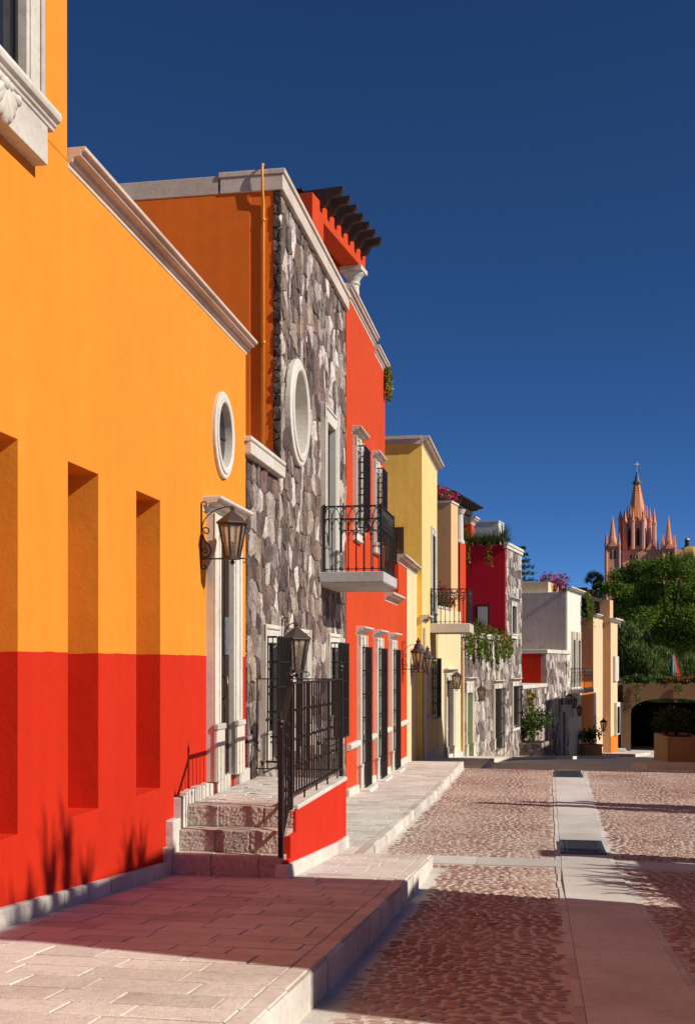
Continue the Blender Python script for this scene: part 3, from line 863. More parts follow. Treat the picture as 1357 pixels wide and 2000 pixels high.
mb = MB(); mb.box(-.45, -.10, 16.03, 16.118, 2.9, 6.96); B.mk(mb, 'corner_strip', M['orangeside'])
pad = .015
holes = [(a - .2, b_ + .2, c_ - (.02), d_ + .22) for a, b_, c_, d_ in WB] + [(TB[0] - .24, TB[1] + .24, TB[2] - .3, TB[3] + .26), (16.62, 17.78, 3.55, 4.29), (16.74, 17.66, 3.30, 4.54), (16.90, 17.50, 3.18, 4.66)]
mb = MB(); rubble(mb, lambda u, z, h: (-.03 + h, u, z), 14.12, 16.12, -2.55, 2.69, .25, .32, holes, seed=5, th=(.004, .028))
rubble(mb, lambda u, z, h: (-.03 + h, u, z), 16.04, 21.72, -2.65, 6.95, .27, .34, holes, seed=9, th=(.004, .03))
B.mk(mb, 'stone_facing', M['rubble'])
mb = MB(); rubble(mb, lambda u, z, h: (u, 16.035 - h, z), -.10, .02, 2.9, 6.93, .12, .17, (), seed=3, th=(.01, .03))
B.mk(mb, 'corner_stones', M['rubble_shade']); mb = MB()
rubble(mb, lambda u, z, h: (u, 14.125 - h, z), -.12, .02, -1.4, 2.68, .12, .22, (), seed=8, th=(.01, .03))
B.mk(mb, 'corner_stones', M['rubble_shade'])
mb = MB(); mb.box(-5, .09, 14.05, 16.01, 2.70, 2.86); mb.extrude_y([(-5, 2.86), (.05, 2.86), (.10, 2.88), (.10, 2.93), (-5, 2.95)], 14.02, 16.012)
B.mk(mb, 'wall_cap', M['trim'], bevel=.012, seg=2)
# main cornice with return on the flank
mb = MB(); mb.box(-.9, .055, 16.0, 21.75, 6.93, 7.16); mb.box(-.92, .085, 15.985, 21.78, 7.162, 7.24)
mb.box(-9, -.925, 16.01, 16.3, 6.93, 7.20)
B.mk(mb, 'cornice', M['pinktrim'], bevel=.008)
o = ring(B, 17.2, 3.92, .72, .83, .52, .64, .09, .34, 'oval_niche', 'trim')
mb = MB(); mb.extrude_x([(17.2 + .55 * math.cos(a), 3.92 + .67 * math.sin(a)) for a in [i / 40 * 2 * PI for i in range(40)]], -.37, -.335); B.mk(mb, 'niche_back', M['trim'], o)
surround(B, *TB, jw=.22, lh=.26, p=.055, dep=.115, plinth=.45, corn=False, key=False)
pane(B, *TB, .115, 'iron', 'balcony_door', 2, 4)
for a, b_, c_, d_ in WB:
    surround(B, a, b_, c_, d_, jw=.19, lh=.24, p=.05, dep=.075, plinth=.4, corn=False, key=False)
    pane(B, a, b_, c_, d_, .075, 'iron'); (grille(B, a - .08, b_ + .12, c_ - .02, d_ + .06, .2, .10, 5) if a != WB[1][0] else 0)
# balcony
bal = MB(); bal.hexa([(-.02, 19.3, 1.335), (.95, 19.3, 1.335), (.95, 20.85, 1.335), (-.02, 20.85, 1.335)], [(-.02, 19.15, 1.40), (1.10, 19.15, 1.40), (1.10, 20.98, 1.40), (-.02, 20.98, 1.40)])
bal.box(-.02, 1.10, 19.15, 20.98, 1.402, 1.585)
bo = B.mk(bal, 'balcony', M['grey'], bevel=.01)
arch_rail(B, [(.04, 19.22), (1.04, 19.22), (1.04, 20.92), (.04, 20.92)], 1.585, 2.73, .15, bo)
mb = MB(); mb.tube([(-.24, 16.0, 2.95), (-.24, 16.0, 6.6), (-.24, 16.0, 6.75), (-.24, 15.94, 6.95), (-.24, 15.93, 7.22), (-.24, 15.94, 7.29), (-.24, 16.0, 7.31)], .02, 8)
for z in (3.0, 4.7, 6.5): mb.box(-.27, -.21, 15.98, 16.02, z - .02, z + .02)
B.mk(mb, 'drainpipe', M['pipe'], smooth=True)
lantern('iron lantern on the rubble stone wall between two grilled windows', (XA + .03, 16.02, -.13), 0, 1.16, .19)

# rooftop pergola
pe = House('roof_pergola', 'red rooftop pergola with dark rafter ends on a round white column', 'pergola', (-4.58, 22.45), .136, 7.3)
mb = MB()
mb.extrude_x([(22.45, 7.35), (23.15, 7.35), (23.15, 9.24), (26.2, 9.24), (26.2, 9.62), (22.45, 9.62)], -.42, 0)
mb.box(-3.4, -.42, 22.45, 22.85, 9.0, 9.62); mb.box(-3.4, -.42, 25.8, 26.2, 9.24, 9.62)
pe.mk(mb, 'beam', M['scarlet'], bevel=.01)
for k in range(7):
    u = 22.95 + k * .485; r = MB()
    r.extrude_y([(-3.5, 9.50), (.06, 9.50), (.16, 9.52), (.20, 9.62), (.24, 9.68), (.44, 9.70), (.50, 9.80), (.50, 9.86), (-3.5, 9.86)], u - .06, u + .06)
    pe.mk(r, 'rafter', M['rafter'])
mb = MB()
for k in range(7): mb.box(-3.3 + k * .44, -3.0 + k * .44, 22.8, 25.95, 9.862, 9.89)
pe.mk(mb, 'lath', M['rafter'])
mb = MB(); mb.lathe([(.17, 7.3), (.17, 7.5), (.145, 7.55), (.135, 8.4), (.125, 8.84), (.15, 8.86), (.15, 8.90), (.13, 8.92), (.18, 9.02), (.24, 9.10), (.24, 9.14)], 20, (-.21, 25.95, 0))
mb.box(-.47, .05, 25.69, 26.21, 9.14, 9.238)
pe.mk(mb, 'column', M['trim'])

# ================================================================== HOUSE 3: scarlet house
C = House('red_house', 'bright red plastered house with three barred ground doors and two barred upper windows', 'house', (XA, 21.7), 0, -2.8)
DC = [(23.22, 23.78, -2.66, .35), (25.62, 26.27, -2.72, .35), (28.22, 28.88, -2.76, .35)]
WC = [(22.72, 23.24, 2.75, 4.42), (25.40, 25.92, 2.75, 4.42)]
ops = [(a, b_, c_, d_, .05) for a, b_, c_, d_ in DC]
mb = MB(); wall_box(mb, -7, 0, 21.73, 31.9, -3.8, 1.62, ops); 
C.mk(mb, 'wall', M['scarlet'])
mb = MB(); wall_box(mb, -7, 0, 21.73, 27.3, 1.62, 7.255, [(a, b_, c_, d_, .05) for a, b_, c_, d_ in WC]); C.mk(mb, 'upper_wall', M['scarlet'])
mb = MB(); mb.box(-7, 0, 29.9, 31.9, 1.62, 2.76); C.mk(mb, 'parapet_wall', M['scarlet'])
mb = MB(); cornice(mb, 21.8, 25.45, 7.26, .12, .24, False, True); mb.box(-7, -.02, 21.74, 25.45, 7.261, 7.49); C.mk(mb, 'cornice', M['pinktrim']); mb = MB()
cornice(mb, 25.55, 27.3, 7.10, .12, .24, False, True); mb.box(-7, -.02, 25.55, 27.29, 7.11, 7.33)
C.mk(mb, 'cornice', M['pinktrim'])
mb = MB(); cornice(mb, 27.35, 29.6, 1.53, .22, .22, True, True); C.mk(mb, 'parapet_cornice', M['pinktrim']); mb = MB(); cornice(mb, 29.92, 31.88, 2.70, .22, .22, True, False); C.mk(mb, 'parapet_cornice', M['pinktrim'])
mb = MB()
for a, b_ in ((21.8, 23.0), (24.0, 25.4), (26.5, 28.0), (29.1, 31.9)):
    mb = MB(); mb.extrude_y([(-.02, -1.74), (.05, -1.74), (.09, -1.70), (.10, -1.64), (.06, -1.60), (-.02, -1.60)], a, b_)
    C.mk(mb, 'dado_rail', M['trim'])
mb = MB(); y = 21.75
for a, b_ in ((21.75, 23.0), (24.0, 25.4), (26.5, 28.0), (29.1, 32.0)):
    mb = MB(); mb.hexa([(-.02, a, zp(a) - .2), (.07, a, zp(a) - .2), (.07, b_, zp(b_) - .2), (-.02, b_, zp(b_) - .2)], [(-.02, a, zp(a) + .15), (.06, a, zp(a) + .15), (.06, b_, zp(b_) + .15), (-.02, b_, zp(b_) + .15)])
    C.mk(mb, 'base_course', M['cantera'], bevel=.012)
for k, (a, b_, c_, d_) in enumerate(DC):
    surround(C, a, b_, c_, d_, jw=.2, lh=.24, p=.07, dep=.045, plinth=.55, name='door_surround')
    door(C, a, b_, c_ + .06, d_, .045, 'iron'); g = grille(C, a - .02, b_ + .26, c_ + .05, d_ - .02, .16, .085, 6, name='door_grille', r=.009)
    s_ = MB(); s_.box(-.3, .30, a - .25, b_ + .25, c_ - .15, c_ + .05); C.mk(s_, 'doorstep', M['cantera'], bevel=.02)
for a, b_, c_, d_ in WC:
    surround(C, a, b_, c_, d_, jw=.20, lh=.22, p=.07, dep=.045, plinth=0, sill=.16)
    pane(C, a, b_, c_, d_, .045, 'iron'); grille(C, a - .08, b_ + .14, c_ + .02, d_ + .02, .22, .10, 5)
lantern('ornate round-topped lantern at the end of the red facade', (XA, 30.75, -.17), 0, 1.12, .40, 8, True)
lantern('ornate lantern on the low yellow wall, past the lamp on red', (XA, 32.75, -.27), 0, 1.0, .5, 8, True)
vine('golden green vine hanging over the upper corner of the red house', (XA - .06, 27.36, 7.36), 1.3, .5, .07, 1000, .085, seed=4)
tuft('thin dry grass growing from the red parapet cornice', (XA, 30.8, 2.9), 26, .22, .16, seed=8, w=.012, ln=1.2)
# ================================================================== HOUSE 4: yellow house
D = House('yellow_house', 'tall pale yellow plastered house with stone cornice and iron balcony', 'house', (-3.6, 34.5), 0, -3.2)
mb = MB(); mb.box(-7, -.16, 31.92, 34.5, -4, 2.74); D.mk(mb, 'low_wall', M['cream'])
mb = MB(); cornice(mb, 31.93, 34.2, 2.70, .2, .22, False, False); 
mb.v = [(x - .16, y, z) for x, y, z in mb.v]; D.mk(mb, 'parapet_cornice', M['pinktrim'])
TD = (37.35, 38.65, 1.32, 4.35); GD = (37.6, 39.0, -1.75, .05)
mb = MB(); wall_box(mb, -6, 0, 34.5, 39.6, -4.2, 6.76, [(*TD, .03), (*GD, .03)]); D.mk(mb, 'wall', M['yellow'])
mb = MB(); mb.box(-6, -.003, 34.47, 34.497, -3.2, 6.75); D.mk(mb, 'flank_wall', M['yellowshade'])  # shaded side of the yellow wall, its tone put into a separate colour
mb = MB(); cornice(mb, 34.5, 39.6, 6.74, .24, .26)
mb.box(-6, -.02, 34.36, 34.5, 6.753, 6.90); mb.box(-6, -.02, 34.30, 34.5, 6.902, 7.0); mb.box(-6, -.02, 34.51, 39.6, 6.77, 6.99)
D.mk(mb, 'cornice', M['pinktrim'])
mb = MB(); mb.box(-1.02, -.56, 34.40, 34.468, 2.75, 4.2)
for k in range(2): mb.box(-1.0 + k * .22, -.80 + k * .22, 34.38, 34.399, 2.8, 4.15)
D.mk(mb, 'shutter', M['wood'])
mb = MB(); cornice(mb, 34.55, 35.7, 1.25, .24, .24); D.mk(mb, 'ledge', M['pinktrim'])
surround(D, *TD, jw=.22, lh=.22, p=.05, dep=.025, plinth=.4, corn=False); pane(D, *TD, .027, 'iron', 'balcony_door')
pane(D, *GD, .027, 'wood'); grille(D, GD[0] - .1, GD[1] + .1, GD[2] - .1, GD[3] + .1, .19, .11, 4)
mb = MB(); mb.box(-.02, 1.32, 37.0, 39.0, 1.0, 1.31); bo = D.mk(mb, 'balcony', M['greyw'], bevel=.015)
arch_rail(D, [(.04, 37.06), (1.26, 37.06), (1.26, 38.94), (.04, 38.94)], 1.31, 2.45, .16, bo)
mb = MB(); mb.box(-.02, .05, 34.55, 39.55, -3.6, -2.95); D.mk(mb, 'base_course', M['cantera'])
mb = MB(); mb.tube([(.06, 34.8, -3.1), (.06, 34.8, 1.1)], .05, 8); D.mk(mb, 'drainpipe', M['greyw'])
mb = MB(); mb.extrude_y([(-.02, -1.80), (.06, -1.78), (.06, -1.70), (-.02, -1.66)], 35.0, 37.3); D.mk(mb, 'dado_rail', M['pinktrim'])

# ------------------------------------------------------------------ the street bends here
B1 = .17
# ================================================================== HOUSE 5: cream house
E5 = House('cream_house', 'cream plastered house with flowers along its terrace and a tan flank', 'house', (-3.6, 39.6), B1, -3.5)
DE = (40.75, 41.65, -3.55, -.62)
mb = MB(); wall_box(mb, -6, .02, 39.62, 43.02, -4.4, 1.95, [(*DE, .12)]); E5.mk(mb, 'wall', M['cream'])
mb = MB(); mb.box(-6, .0, 41.6, 42.65, 1.95, 5.95); E5.mk(mb, 'upper_wall', M['tan'])
mb = MB(); mb.box(-6.02, .04, 41.57, 42.67, 5.952, 6.02); E5.mk(mb, 'coping', M['trim'])
mb = MB(); mb.box(-.3, .05, 39.64, 41.58, 1.952, 2.03); E5.mk(mb, 'terrace_coping', M['cantera'])
surround(E5, *DE, jw=.24, lh=.25, p=.09, dep=.11, plinth=.5, name='door_surround'); door(E5, *DE, .11, 'wood')
mb = MB(); mb.box(-.02, .07, 39.7, 43.0, -4.3, -3.35); E5.mk(mb, 'base_course', M['cantera'])
lantern('iron lantern beside the doorway of the cream house', E5.w(.02, 40.7, -.93), -B1, 1.1, .38)
bush('pink and red flowers on the cream terrace behind the iron balcony', E5.w(-.25, 40.4, 2.0), .7, .75, 300, .13, 'leaf_green', 'magenta', 160, 'flowering shrub', 'flowering_shrub', seed=2)
bush('red geranium plant spilling over the end of the cream terrace', E5.w(-.05, 41.2, 1.9), .4, .5, 160, .11, 'leaf_green', 'redflower', 130, 'flowering shrub', 'flowering_shrub', seed=6)

# ================================================================== HOUSE 6: crimson and stone house
H6 = House('crimson_house', 'house with crimson flank, pale rubble stone front and plants along the roof', 'house', (-3.6, 39.6), B1, -3.8)
uF0, uF1, uT0, uT1 = 43.05, 51.85, 51.85, 55.6
def span(H, x0, x1, z0, z1, y0, y1, n=0):
    ua, _ = H.hit(x0, y1, n); ub, _ = H.hit(x1, y1, n); return ua, ub
dg = (H6.hit(909, 1400)[0], H6.hit(920, 1400)[0]); dz = (H6.hit(915, 1482)[1], H6.hit(915, 1352)[1])
w2 = (H6.hit(963, 1400)[0], H6.hit(976, 1400)[0]); w2z = (H6.hit(968, 1462)[1], H6.hit(968, 1345)[1])
w3 = (H6.hit(999, 1400)[0], H6.hit(1010, 1400)[0]); w3z = (H6.hit(1003, 1418)[1], H6.hit(1003, 1340)[1])
w4 = (H6.hit(997, 1210)[0], H6.hit(1006, 1210)[0]); w4z = (H6.hit(1000, 1238)[1], H6.hit(1000, 1183)[1])
ops6 = [(dg[0], dg[1], dz[0], dz[1]), (w2[0], w2[1], w2z[0], w2z[1]), (w3[0], w3[1], w3z[0], w3z[1])]
t4 = (w4[0], w4[1], w4z[0], w4z[1])
mb = MB(); wall_box(mb, -7, -.04, uF0, uT0, -5.5, 1.0, [(*o_, .07) for o_ in ops6[:2]]); H6.mk(mb, 'low_wall', M['mortar'])
mb = MB(); wall_box(mb, -7, -.04, uT0, uT1, -5.5, 5.25, [(*o_, .07) for o_ in (ops6[2], t4)]); H6.mk(mb, 'tower_wall', M['mortar'])
hs = [(a - .16, b_ + .16, c_ - .05, d_ + .2) for a, b_, c_, d_ in ops6 + [t4]]
mb = MB(); rubble(mb, lambda u, z, h: (-.04 + h, u, z), uF0, uT0, -4.9, .98, .42, .40, hs, seed=21, th=(.01, .05))
rubble(mb, lambda u, z, h: (-.04 + h, u, z), uT0, uT1, -5.3, 5.22, .42, .40, hs, seed=22, th=(.01, .05))
H6.mk(mb, 'stone_facing', M['rubble_far'])
mb = MB(); mb.box(-7, -.06, uT0 - .06, uT0 - .002, 1.0, 5.42); H6.mk(mb, 'flank_wall', M['crimson'])
q = (H6.hit(928, 1210)[0],)
mb = MB(); xa = (H6.hit(990, 1200))
# flank window seen on the crimson wall
def flank(px, py):
    # point on the flank plane u=uT0: intersect
    Pw = Vector(H6.w(0, uT0 - .06, 0)); nrm = Vector((math.sin(B1), math.cos(B1), 0)); d = ray(px, py); t = nrm.dot(Pw) / nrm.dot(d); p = d * t
    rel = p - Pw; return rel.x * math.cos(B1) - rel.y * math.sin(B1), p.z
fa, fz1 = flank(928, 1181); fb, fz0 = flank(956, 1232)
mb.box(fa, fb, uT0 - .10, uT0 - .062, fz0 - .2, fz1); oW = H6.mk(mb, 'window', M['wood'])
mb = MB(); mb.box(fa + .12, fb - .1, uT0 - .115, uT0 - .10, fz0, fz1 - .1); H6.mk(mb, 'pane', M['greyw'], oW)
mb = MB(); mb.box(-.12, .05, uT0 - .1, uT1 + .05, 5.25, 5.40); mb.box(-.12, .09, uT0 - .14, uT1 + .09, 5.402, 5.52); mb.box(-7, -.12, uT0, uT1, 5.25, 5.3); H6.mk(mb, 'cornice', M['trim'])
mb = MB(); mb.box(-.5, .06, uF0 + .02, uT0 - .16, 1.0, 1.22); H6.mk(mb, 'parapet', M['trim'], bevel=.02)
surround(H6, *ops6[0], jw=.2, lh=.42, p=.07, dep=.105, plinth=.6, name='door_surround'); door(H6, *ops6[0], .108, 'greenwood', leaves=1)
for o_ in ops6[1:] + [t4]:
    surround(H6, *o_, jw=.2, lh=.2, p=.07, dep=.105, plinth=.45 if o_ is ops6[1] else 0, sill=.14 if o_ is not ops6[1] else None)
    pane(H6, *o_, .108, 'iron')
grille(H6, ops6[1][0], ops6[1][1] + .2, ops6[1][2], ops6[1][3], .18, .14, 4); grille(H6, ops6[2][0], ops6[2][1] + .2, ops6[2][2], ops6[2][3], .18, .14, 3)
# corner pier with roof column
mb = MB(); mb.box(-1.2, -.02, uF0 + .02, uF0 + .95, 1.23, 4.62); H6.mk(mb, 'corner_pier', M['scarlet'])
mb = MB(); mb.lathe([(.24, 4.62), (.24, 4.72), (.19, 4.78), (.17, 5.75), (.2, 5.78), (.26, 5.9), (.28, 5.95)], 14, (-.22, uF0 + .62, 0)); H6.mk(mb, 'column', M['trim'])
mb = MB(); mb.box(-3.2, -2.26, 54.5, 55.1, 5.2, 6.75); H6.mk(mb, 'back_pier', M['scarlet'])
mb = MB(); cornice(mb, 54.5, 55.1, 6.75, .25, .36); mb.v = [(x - 2.26, y, z) for x, y, z in mb.v]; mb.box(-3.3, -2.27, 54.44, 55.14, 6.75, 7.10); H6.mk(mb, 'pier_capital', M['pinktrim'])
mb = MB(); mb.tube([(.08, uF0 + .1, -3.4), (.08, uF0 + .1, .9)], .05, 8); H6.mk(mb, 'drainpipe', M['tan'])
# white roof block
mb = MB(); mb.box(-2.2, -.12, 60.4, 62.4, 4.2, 7.30); H6.mk(mb, 'roof_block', M['greyw']) if False else None
RB = House('roof_cabin', 'plain grey and white plastered cabin on the roof behind the grasses', 'roof cabin', (-3.6, 39.6), B1, 4.5)
xa, za_ = RB.hit(973, 1018); 
mb = MB(); mb.box(-3.9, -1.66, 58, 59.35, 3.0, 7.26); 
RB.mk(mb, 'wall', M['roofgrey'])
mb = MB(); mb.box(-3.93, -1.63, 57.97, 59.38, 7.262, 7.32); RB.mk(mb, 'coping', M['trim'])
# lantern, roof plants and vines
lantern('small iron lantern on pale rubble wall next to the green door', H6.w(0, H6.hit(938, 1368, .3)[0], -1.5), -B1, 1.05, .32)
for k in range(13):
    tuft(['wispy green grass tuft on the crimson roof edge', 'arching grass tuft on the roof parapet over the crimson wall'][k % 2] if False else 'spiky green grass tufts growing along the roof edge over the crimson wall',
         H6.w(-2.6 + k * .215, uT0 + .05 + (k % 3) * .2, 5.36), 70, .5 + .16 * (k % 3) + .3 * (k in (2, 11)), .75, 'grass_tuft', 'grass tufts on the crimson house roof', 30 + k, w=.035)
vine('leafy vine with red blossoms hanging down the crimson wall', H6.w(flank(914, 1070)[0], uT0 - .15, 5.5), 1.45, .35, .10, 260, .10, 'leaf_vine', None, .18, 12, nrm=(-math.sin(B1), -math.cos(B1), 0))
vine('thin yellow-green vine on the crimson wall nearer the stone corner', H6.w(flank(957, 1070)[0], uT0 - .15, 5.5), 1.5, .2, .08, 130, .10, 'leaf_vine', None, .03, 13, nrm=(-math.sin(B1), -math.cos(B1), 0))
VL = ['broad green vine over the rubble front, nearest the cream house', 'green vine hanging second from the cream house', 'narrow vine hanging third from the cream house',
      'long tapering yellow-green vine reaching lowest on the rubble front', 'bushy vine hanging beside the stone tower', 'short vine with red flecks closest to the stone tower']
for k, (px, ln, wd) in enumerate(((909, 1.35, .9), (928, 1.35, .6), (942, 1.25, .6), (962, 1.6, .7), (976, 1.2, .8), (988, 1.25, .7))):
    u, z = H6.hit(px, 1243, .08)
    vine(VL[k], H6.w(.05, min(u, uT0 - .3), 1.22), ln, wd, .14, 420, .11, 'leaf_vine2', 'vines hanging over the rubble front', .0 if k < 4 else .04, 40 + k, nrm=(math.cos(B1), -math.sin(B1), 0))
for k in range(7):
    u = uF0 + .8 + k * 1.3
    bush(('low green terrace plant above the hanging vines' if k < 3 else 'terrace plant with orange-red flowers above the hanging vines'), H6.w(-.35, u, 1.15), .38, .42, 120, .12, 'leaf_green', 'redflower', 0 if k < 3 else 12, 'terrace plant', 'terrace_plant', 'plants along the stone terrace', 60 + k)
tuft('tall dark grass on the stone terrace beneath the crimson wall window', H6.w(-.75, uT0 - 2.4, 1.1), 110, .9, .6, 'terrace_grass', None, 77, w=.03)

# far pergola on the cream house roof
p2 = House('roof_pergola', 'dark slatted pergola roof behind bougainvillea on the cream house', 'pergola', (-3.6, 39.6), B1, 3.0)
mb = MB(); mb.box(-5.5, -2.0, 49.2, 49.45, 7.12, 7.36); mb.box(-2.5, -2.2, 49.0, 54.5, 7.11, 7.35); mb.box(-5.4, -5.1, 49.0, 54.5, 7.11, 7.35)
for q_ in (49.3, 54.4): mb.box(-5.35, -5.15, q_ - .1, q_ + .1, 3.0, 7.11)
mb.box(-2.48, -2.24, 49.2, 49.44, 3.0, 7.11); p2.mk(mb, 'beam', M['rafter'])
for k in range(13):
    mb = MB(); u = 49.05 + k * .45; mb.extrude_y([(-5.6, 7.36), (-2.0, 7.36), (-1.9, 7.44), (-1.68, 7.46), (-1.66, 7.54), (-5.6, 7.56)], u - .07, u + .07); p2.mk(mb, 'rafter', M['rafter'])
mb = MB(); mb.box(-5.6, -1.85, 48.95, 54.6, 7.565, 7.60); p2.mk(mb, 'roof', M['rafter'])
bush('magenta bougainvillea over the parapet of the cream house', E5.w(-.7, 42.2, 5.9), .7, .8, 420, .13, 'leaf_green', 'magenta', 420, 'bougainvillea', 'bougainvillea', seed=19)
bush('purple bougainvillea trailing at the white column', E5.w(-.45, 43.1, 5.75), .5, .6, 160, .12, 'leaf_green', 'magenta', 220, 'bougainvillea', 'bougainvillea', seed=20)

# ================================================================== HOUSE 7: white and mauve house
B2 = .20
uu = 55.65; Pg = H6.w(0, 55.65, 0)
G = House('white_house', 'house with mauve grey flank, white front and rubble stone lower storey', 'house', (Pg[0], Pg[1]), B2, -5.5, 55.65)
ug1 = G.hit(1067, 1400)[0]; ug2 = G.hit(1107, 1400)[0]; ug3 = G.hit(1133, 1300)[0]
zl = G.hit(1045, 1340)[1]; zm = G.hit(1090, 1273)[1]; zt_ = G.hit(1106, 1152)[1]
mb = MB(); mb.box(-6, -.04, uu + .02, ug1, -7, zl - .1); mb.box(-6, -.04, ug1, ug2 + 1.0, -7.2, zm - .12); G.mk(mb, 'low_wall', M['mortar'])
mb = MB(); rubble(mb, lambda u, z, h: (-.04 + h, u, z), uu + .03, ug1, -6.2, zl - .1, .45, .42, (), seed=31, th=(.01, .06))
rubble(mb, lambda u, z, h: (-.04 + h, u, z), ug1, ug2 + 1.0, -6.8, zm - .12, .45, .42, (), seed=32, th=(.01, .06)); G.mk(mb, 'stone_facing', M['rubble_far'])
mb = MB(); mb.box(-5.8, -.3, ug1 - .06, ug1 - .003, zl - .5, zm - .05); G.mk(mb, 'red_wall', M['red'])
mb = MB(); mb.box(-6, .05, uu + .04, ug1 - .08, zl - .1, zl + .1); mb.box(-6, .07, ug1 - .08, ug2 + 1.0, zm - .12, zm + .1); G.mk(mb, 'coping', M['trim'], bevel=.02)
mb = MB(); mb.box(-6, -.08, ug2 - .05, ug2, zl - .5, zt_ - .15); G.mk(mb, 'flank_wall', M['mauve'])
wg = [(ug2 + 1.5, ug2 + 2.3, G.hit(1122, 1342)[1], G.hit(1122, 1250)[1]), (ug2 + 3.3, ug2 + 4.1, G.hit(1122, 1342)[1], G.hit(1122, 1250)[1])]
mb = MB(); wall_box(mb, -6, 0, ug2 + .01, ug3 + .3, -7.5, zt_ - .1, [(*o_, .3) for o_ in wg]); G.mk(mb, 'white_wall', M['white'])
for o_ in wg: surround(G, *o_, jw=.2, lh=.5, p=.1, dep=.29, plinth=0, corn=False); pane(G, *o_, .28, 'wood')
mb = MB(); cornice(mb, ug2 + .01, ug3 + .3, zt_ - .1, .3, .3); G.mk(mb, 'cornice', M['trim'])
mb = MB(); mb.box(-.02, .85, ug2 + 1.0, ug3 - .2, G.hit(1125, 1352)[1], G.hit(1125, 1345)[1]); bo = G.mk(mb, 'balcony', M['grey'])
arch_rail(G, [(.05, ug2 + 1.05), (.8, ug2 + 1.05), (.8, ug3 - .25)], G.hit(1125, 1345)[1], G.hit(1125, 1305)[1], .2, bo)
mb = MB(); mb.box(-4.4, -1.2, ug2 + .4, ug2 + 3.6, zt_ - .5, zt_ + .55); G.mk(mb, 'roof_block', M['peach'])
ring(G, G.hit(1082, 1385)[0], G.hit(1082, 1385)[1], .6, .95, .38, .62, .12, .0, 'oval_niche', 'trim')
for k, (px, py) in enumerate(((1106, 1365), (1116, 1372), (1126, 1388))):
    u, z = G.hit(px, py, .3)
    lantern(['shaded lantern on the white house, nearest its rubble wall', 'middle shaded lantern on the white house under its balcony', 'lowest shaded lantern on the white house by the orange wall'][k], G.w(.0, u, z - .3), -B2, 1.1, .4)
bush('round bougainvillea with crimson top on the roof of the white house', G.w(-1.0, ug2 + 2.2, zt_ - .1), .95, 1.1, 420, .16, 'leaf_dark', 'magenta', 300, 'bougainvillea', 'bougainvillea', seed=24)
vine('bright green vine hanging from the far corner of the white house', G.w(.1, ug3 + .2, zt_ + .1), 2.3, .7, .35, 420, .16, 'leaf_vine2', None, 0, 25)
# stone planter box with a climber
uP = G.hit(1040, 1460, .5)[0]
gd = (G.hit(1094, 1440)[0], G.hit(1101, 1440)[0]); gz0, gz1 = G.hit(1098, 1476)[1], G.hit(1098, 1390)[1]
mb = MB(); mb.box(-.03, .12, gd[0] - .25, gd[0], gz0, gz1); mb.box(-.03, .12, gd[1], gd[1] + .25, gz0, gz1); mb.box(-.03, .14, gd[0] - .3, gd[1] + .3, gz1, gz1 + .4); o = G.mk(mb, 'door_surround', M['trim'])
mb = MB(); mb.box(-.03, .05, gd[0] + .002, gd[1] - .002, gz0, gz1 - .002); G.mk(mb, 'door', M['wood'])
pb = House('stone_planter', 'square dark stone planter box against the rubble wall', 'planter', G.w(.4, uP, 0)[:2], B2, -5.1, uP)
mb = MB(); zb0 = pb.hit(1040, 1479)[1]; zb1 = pb.hit(1040, 1448)[1]
mb.box(-.4, .7, uP - .8, uP + .9, zb0 - .6, zb1); rubble(mb, lambda u, z, h: (u, uP - .8 - h, z), -.4, .7, zb0 - .1, zb1, .3, .25, (), seed=5, th=(.01, .03))
rubble(mb, lambda u, z, h: (.7 + h, u, z), uP - .8, uP + .9, zb0 - .1, zb1, .3, .25, (), seed=6, th=(.01, .03))
pb.mk(mb, 'box', M['rubble_far'])
mb = MB(); mb.box(-.35, .65, uP - .75, uP + .85, zb1, zb1 + .03); pb.mk(mb, 'soil', M['soil'])
bush('bushy green shrub in the square stone planter', G.w(.55, uP, zb1), 1.0, 1.5, 900, .2, 'leaf_green', None, 0, 'shrub', 'shrub', seed=9, stems=7, sq=.8)
vine('green climber rising up the rubble wall behind the planter', G.w(.08, uP + .2, zl - .2), 2.6, 1.7, .25, 420, .17, 'leaf_vine2', None, .06, 26)

# ================================================================== HOUSE 8: peach and orange house
H8 = House('peach_house', 'narrow peach house with orange lower walls, stepped blocks and tall flank', 'house', G.w(0, ug3 + .32, 0)[:2], B2, -7.0, ug3 + .32)
u0 = ug3 + .32; ua = H8.hit(1158, 1300)[0]; ub = H8.hit(1168, 1300)[0]; uc = H8.hit(1180, 1300)[0]; ud = H8.hit(1190, 1300)[0]
z8a = H8.hit(1160, 1207)[1]; z8b = H8.hit(1185, 1216)[1]
mb = MB(); mb.box(-6, -.05, u0, ua, -9, H8.hit(1150, 1332)[1]); H8.mk(mb, 'low_wall', M['orange2'])
mb = MB(); mb.box(-6, .0, ua, ub + 2.0, -9, z8a); H8.mk(mb, 'wall', M['peach'])
mb = MB(); mb.box(-6, -.01, ua - .06, ua - .004, H8.hit(1150, 1332)[1] + .02, z8a - .02); H8.mk(mb, 'flank_wall', M['peachshade'])  # plates over the peach sides, shade put into their darker colour
mb = MB(); mb.box(.004, .54, ub + 1.94, ub + 1.996, -8, z8b - .12); H8.mk(mb, 'flank_wall', M['peachshade'])
mb = MB(); mb.box(-.4, .48, ub + 2.05, ub + 3.6, z8b - .3, H8.hit(1172, 1170)[1]); H8.mk(mb, 'chimney', M['tan'])
mb = MB(); mb.box(-1.0, .55, ub + 2.0, ud, -9, z8b - .1); H8.mk(mb, 'far_wall', M['peach'])
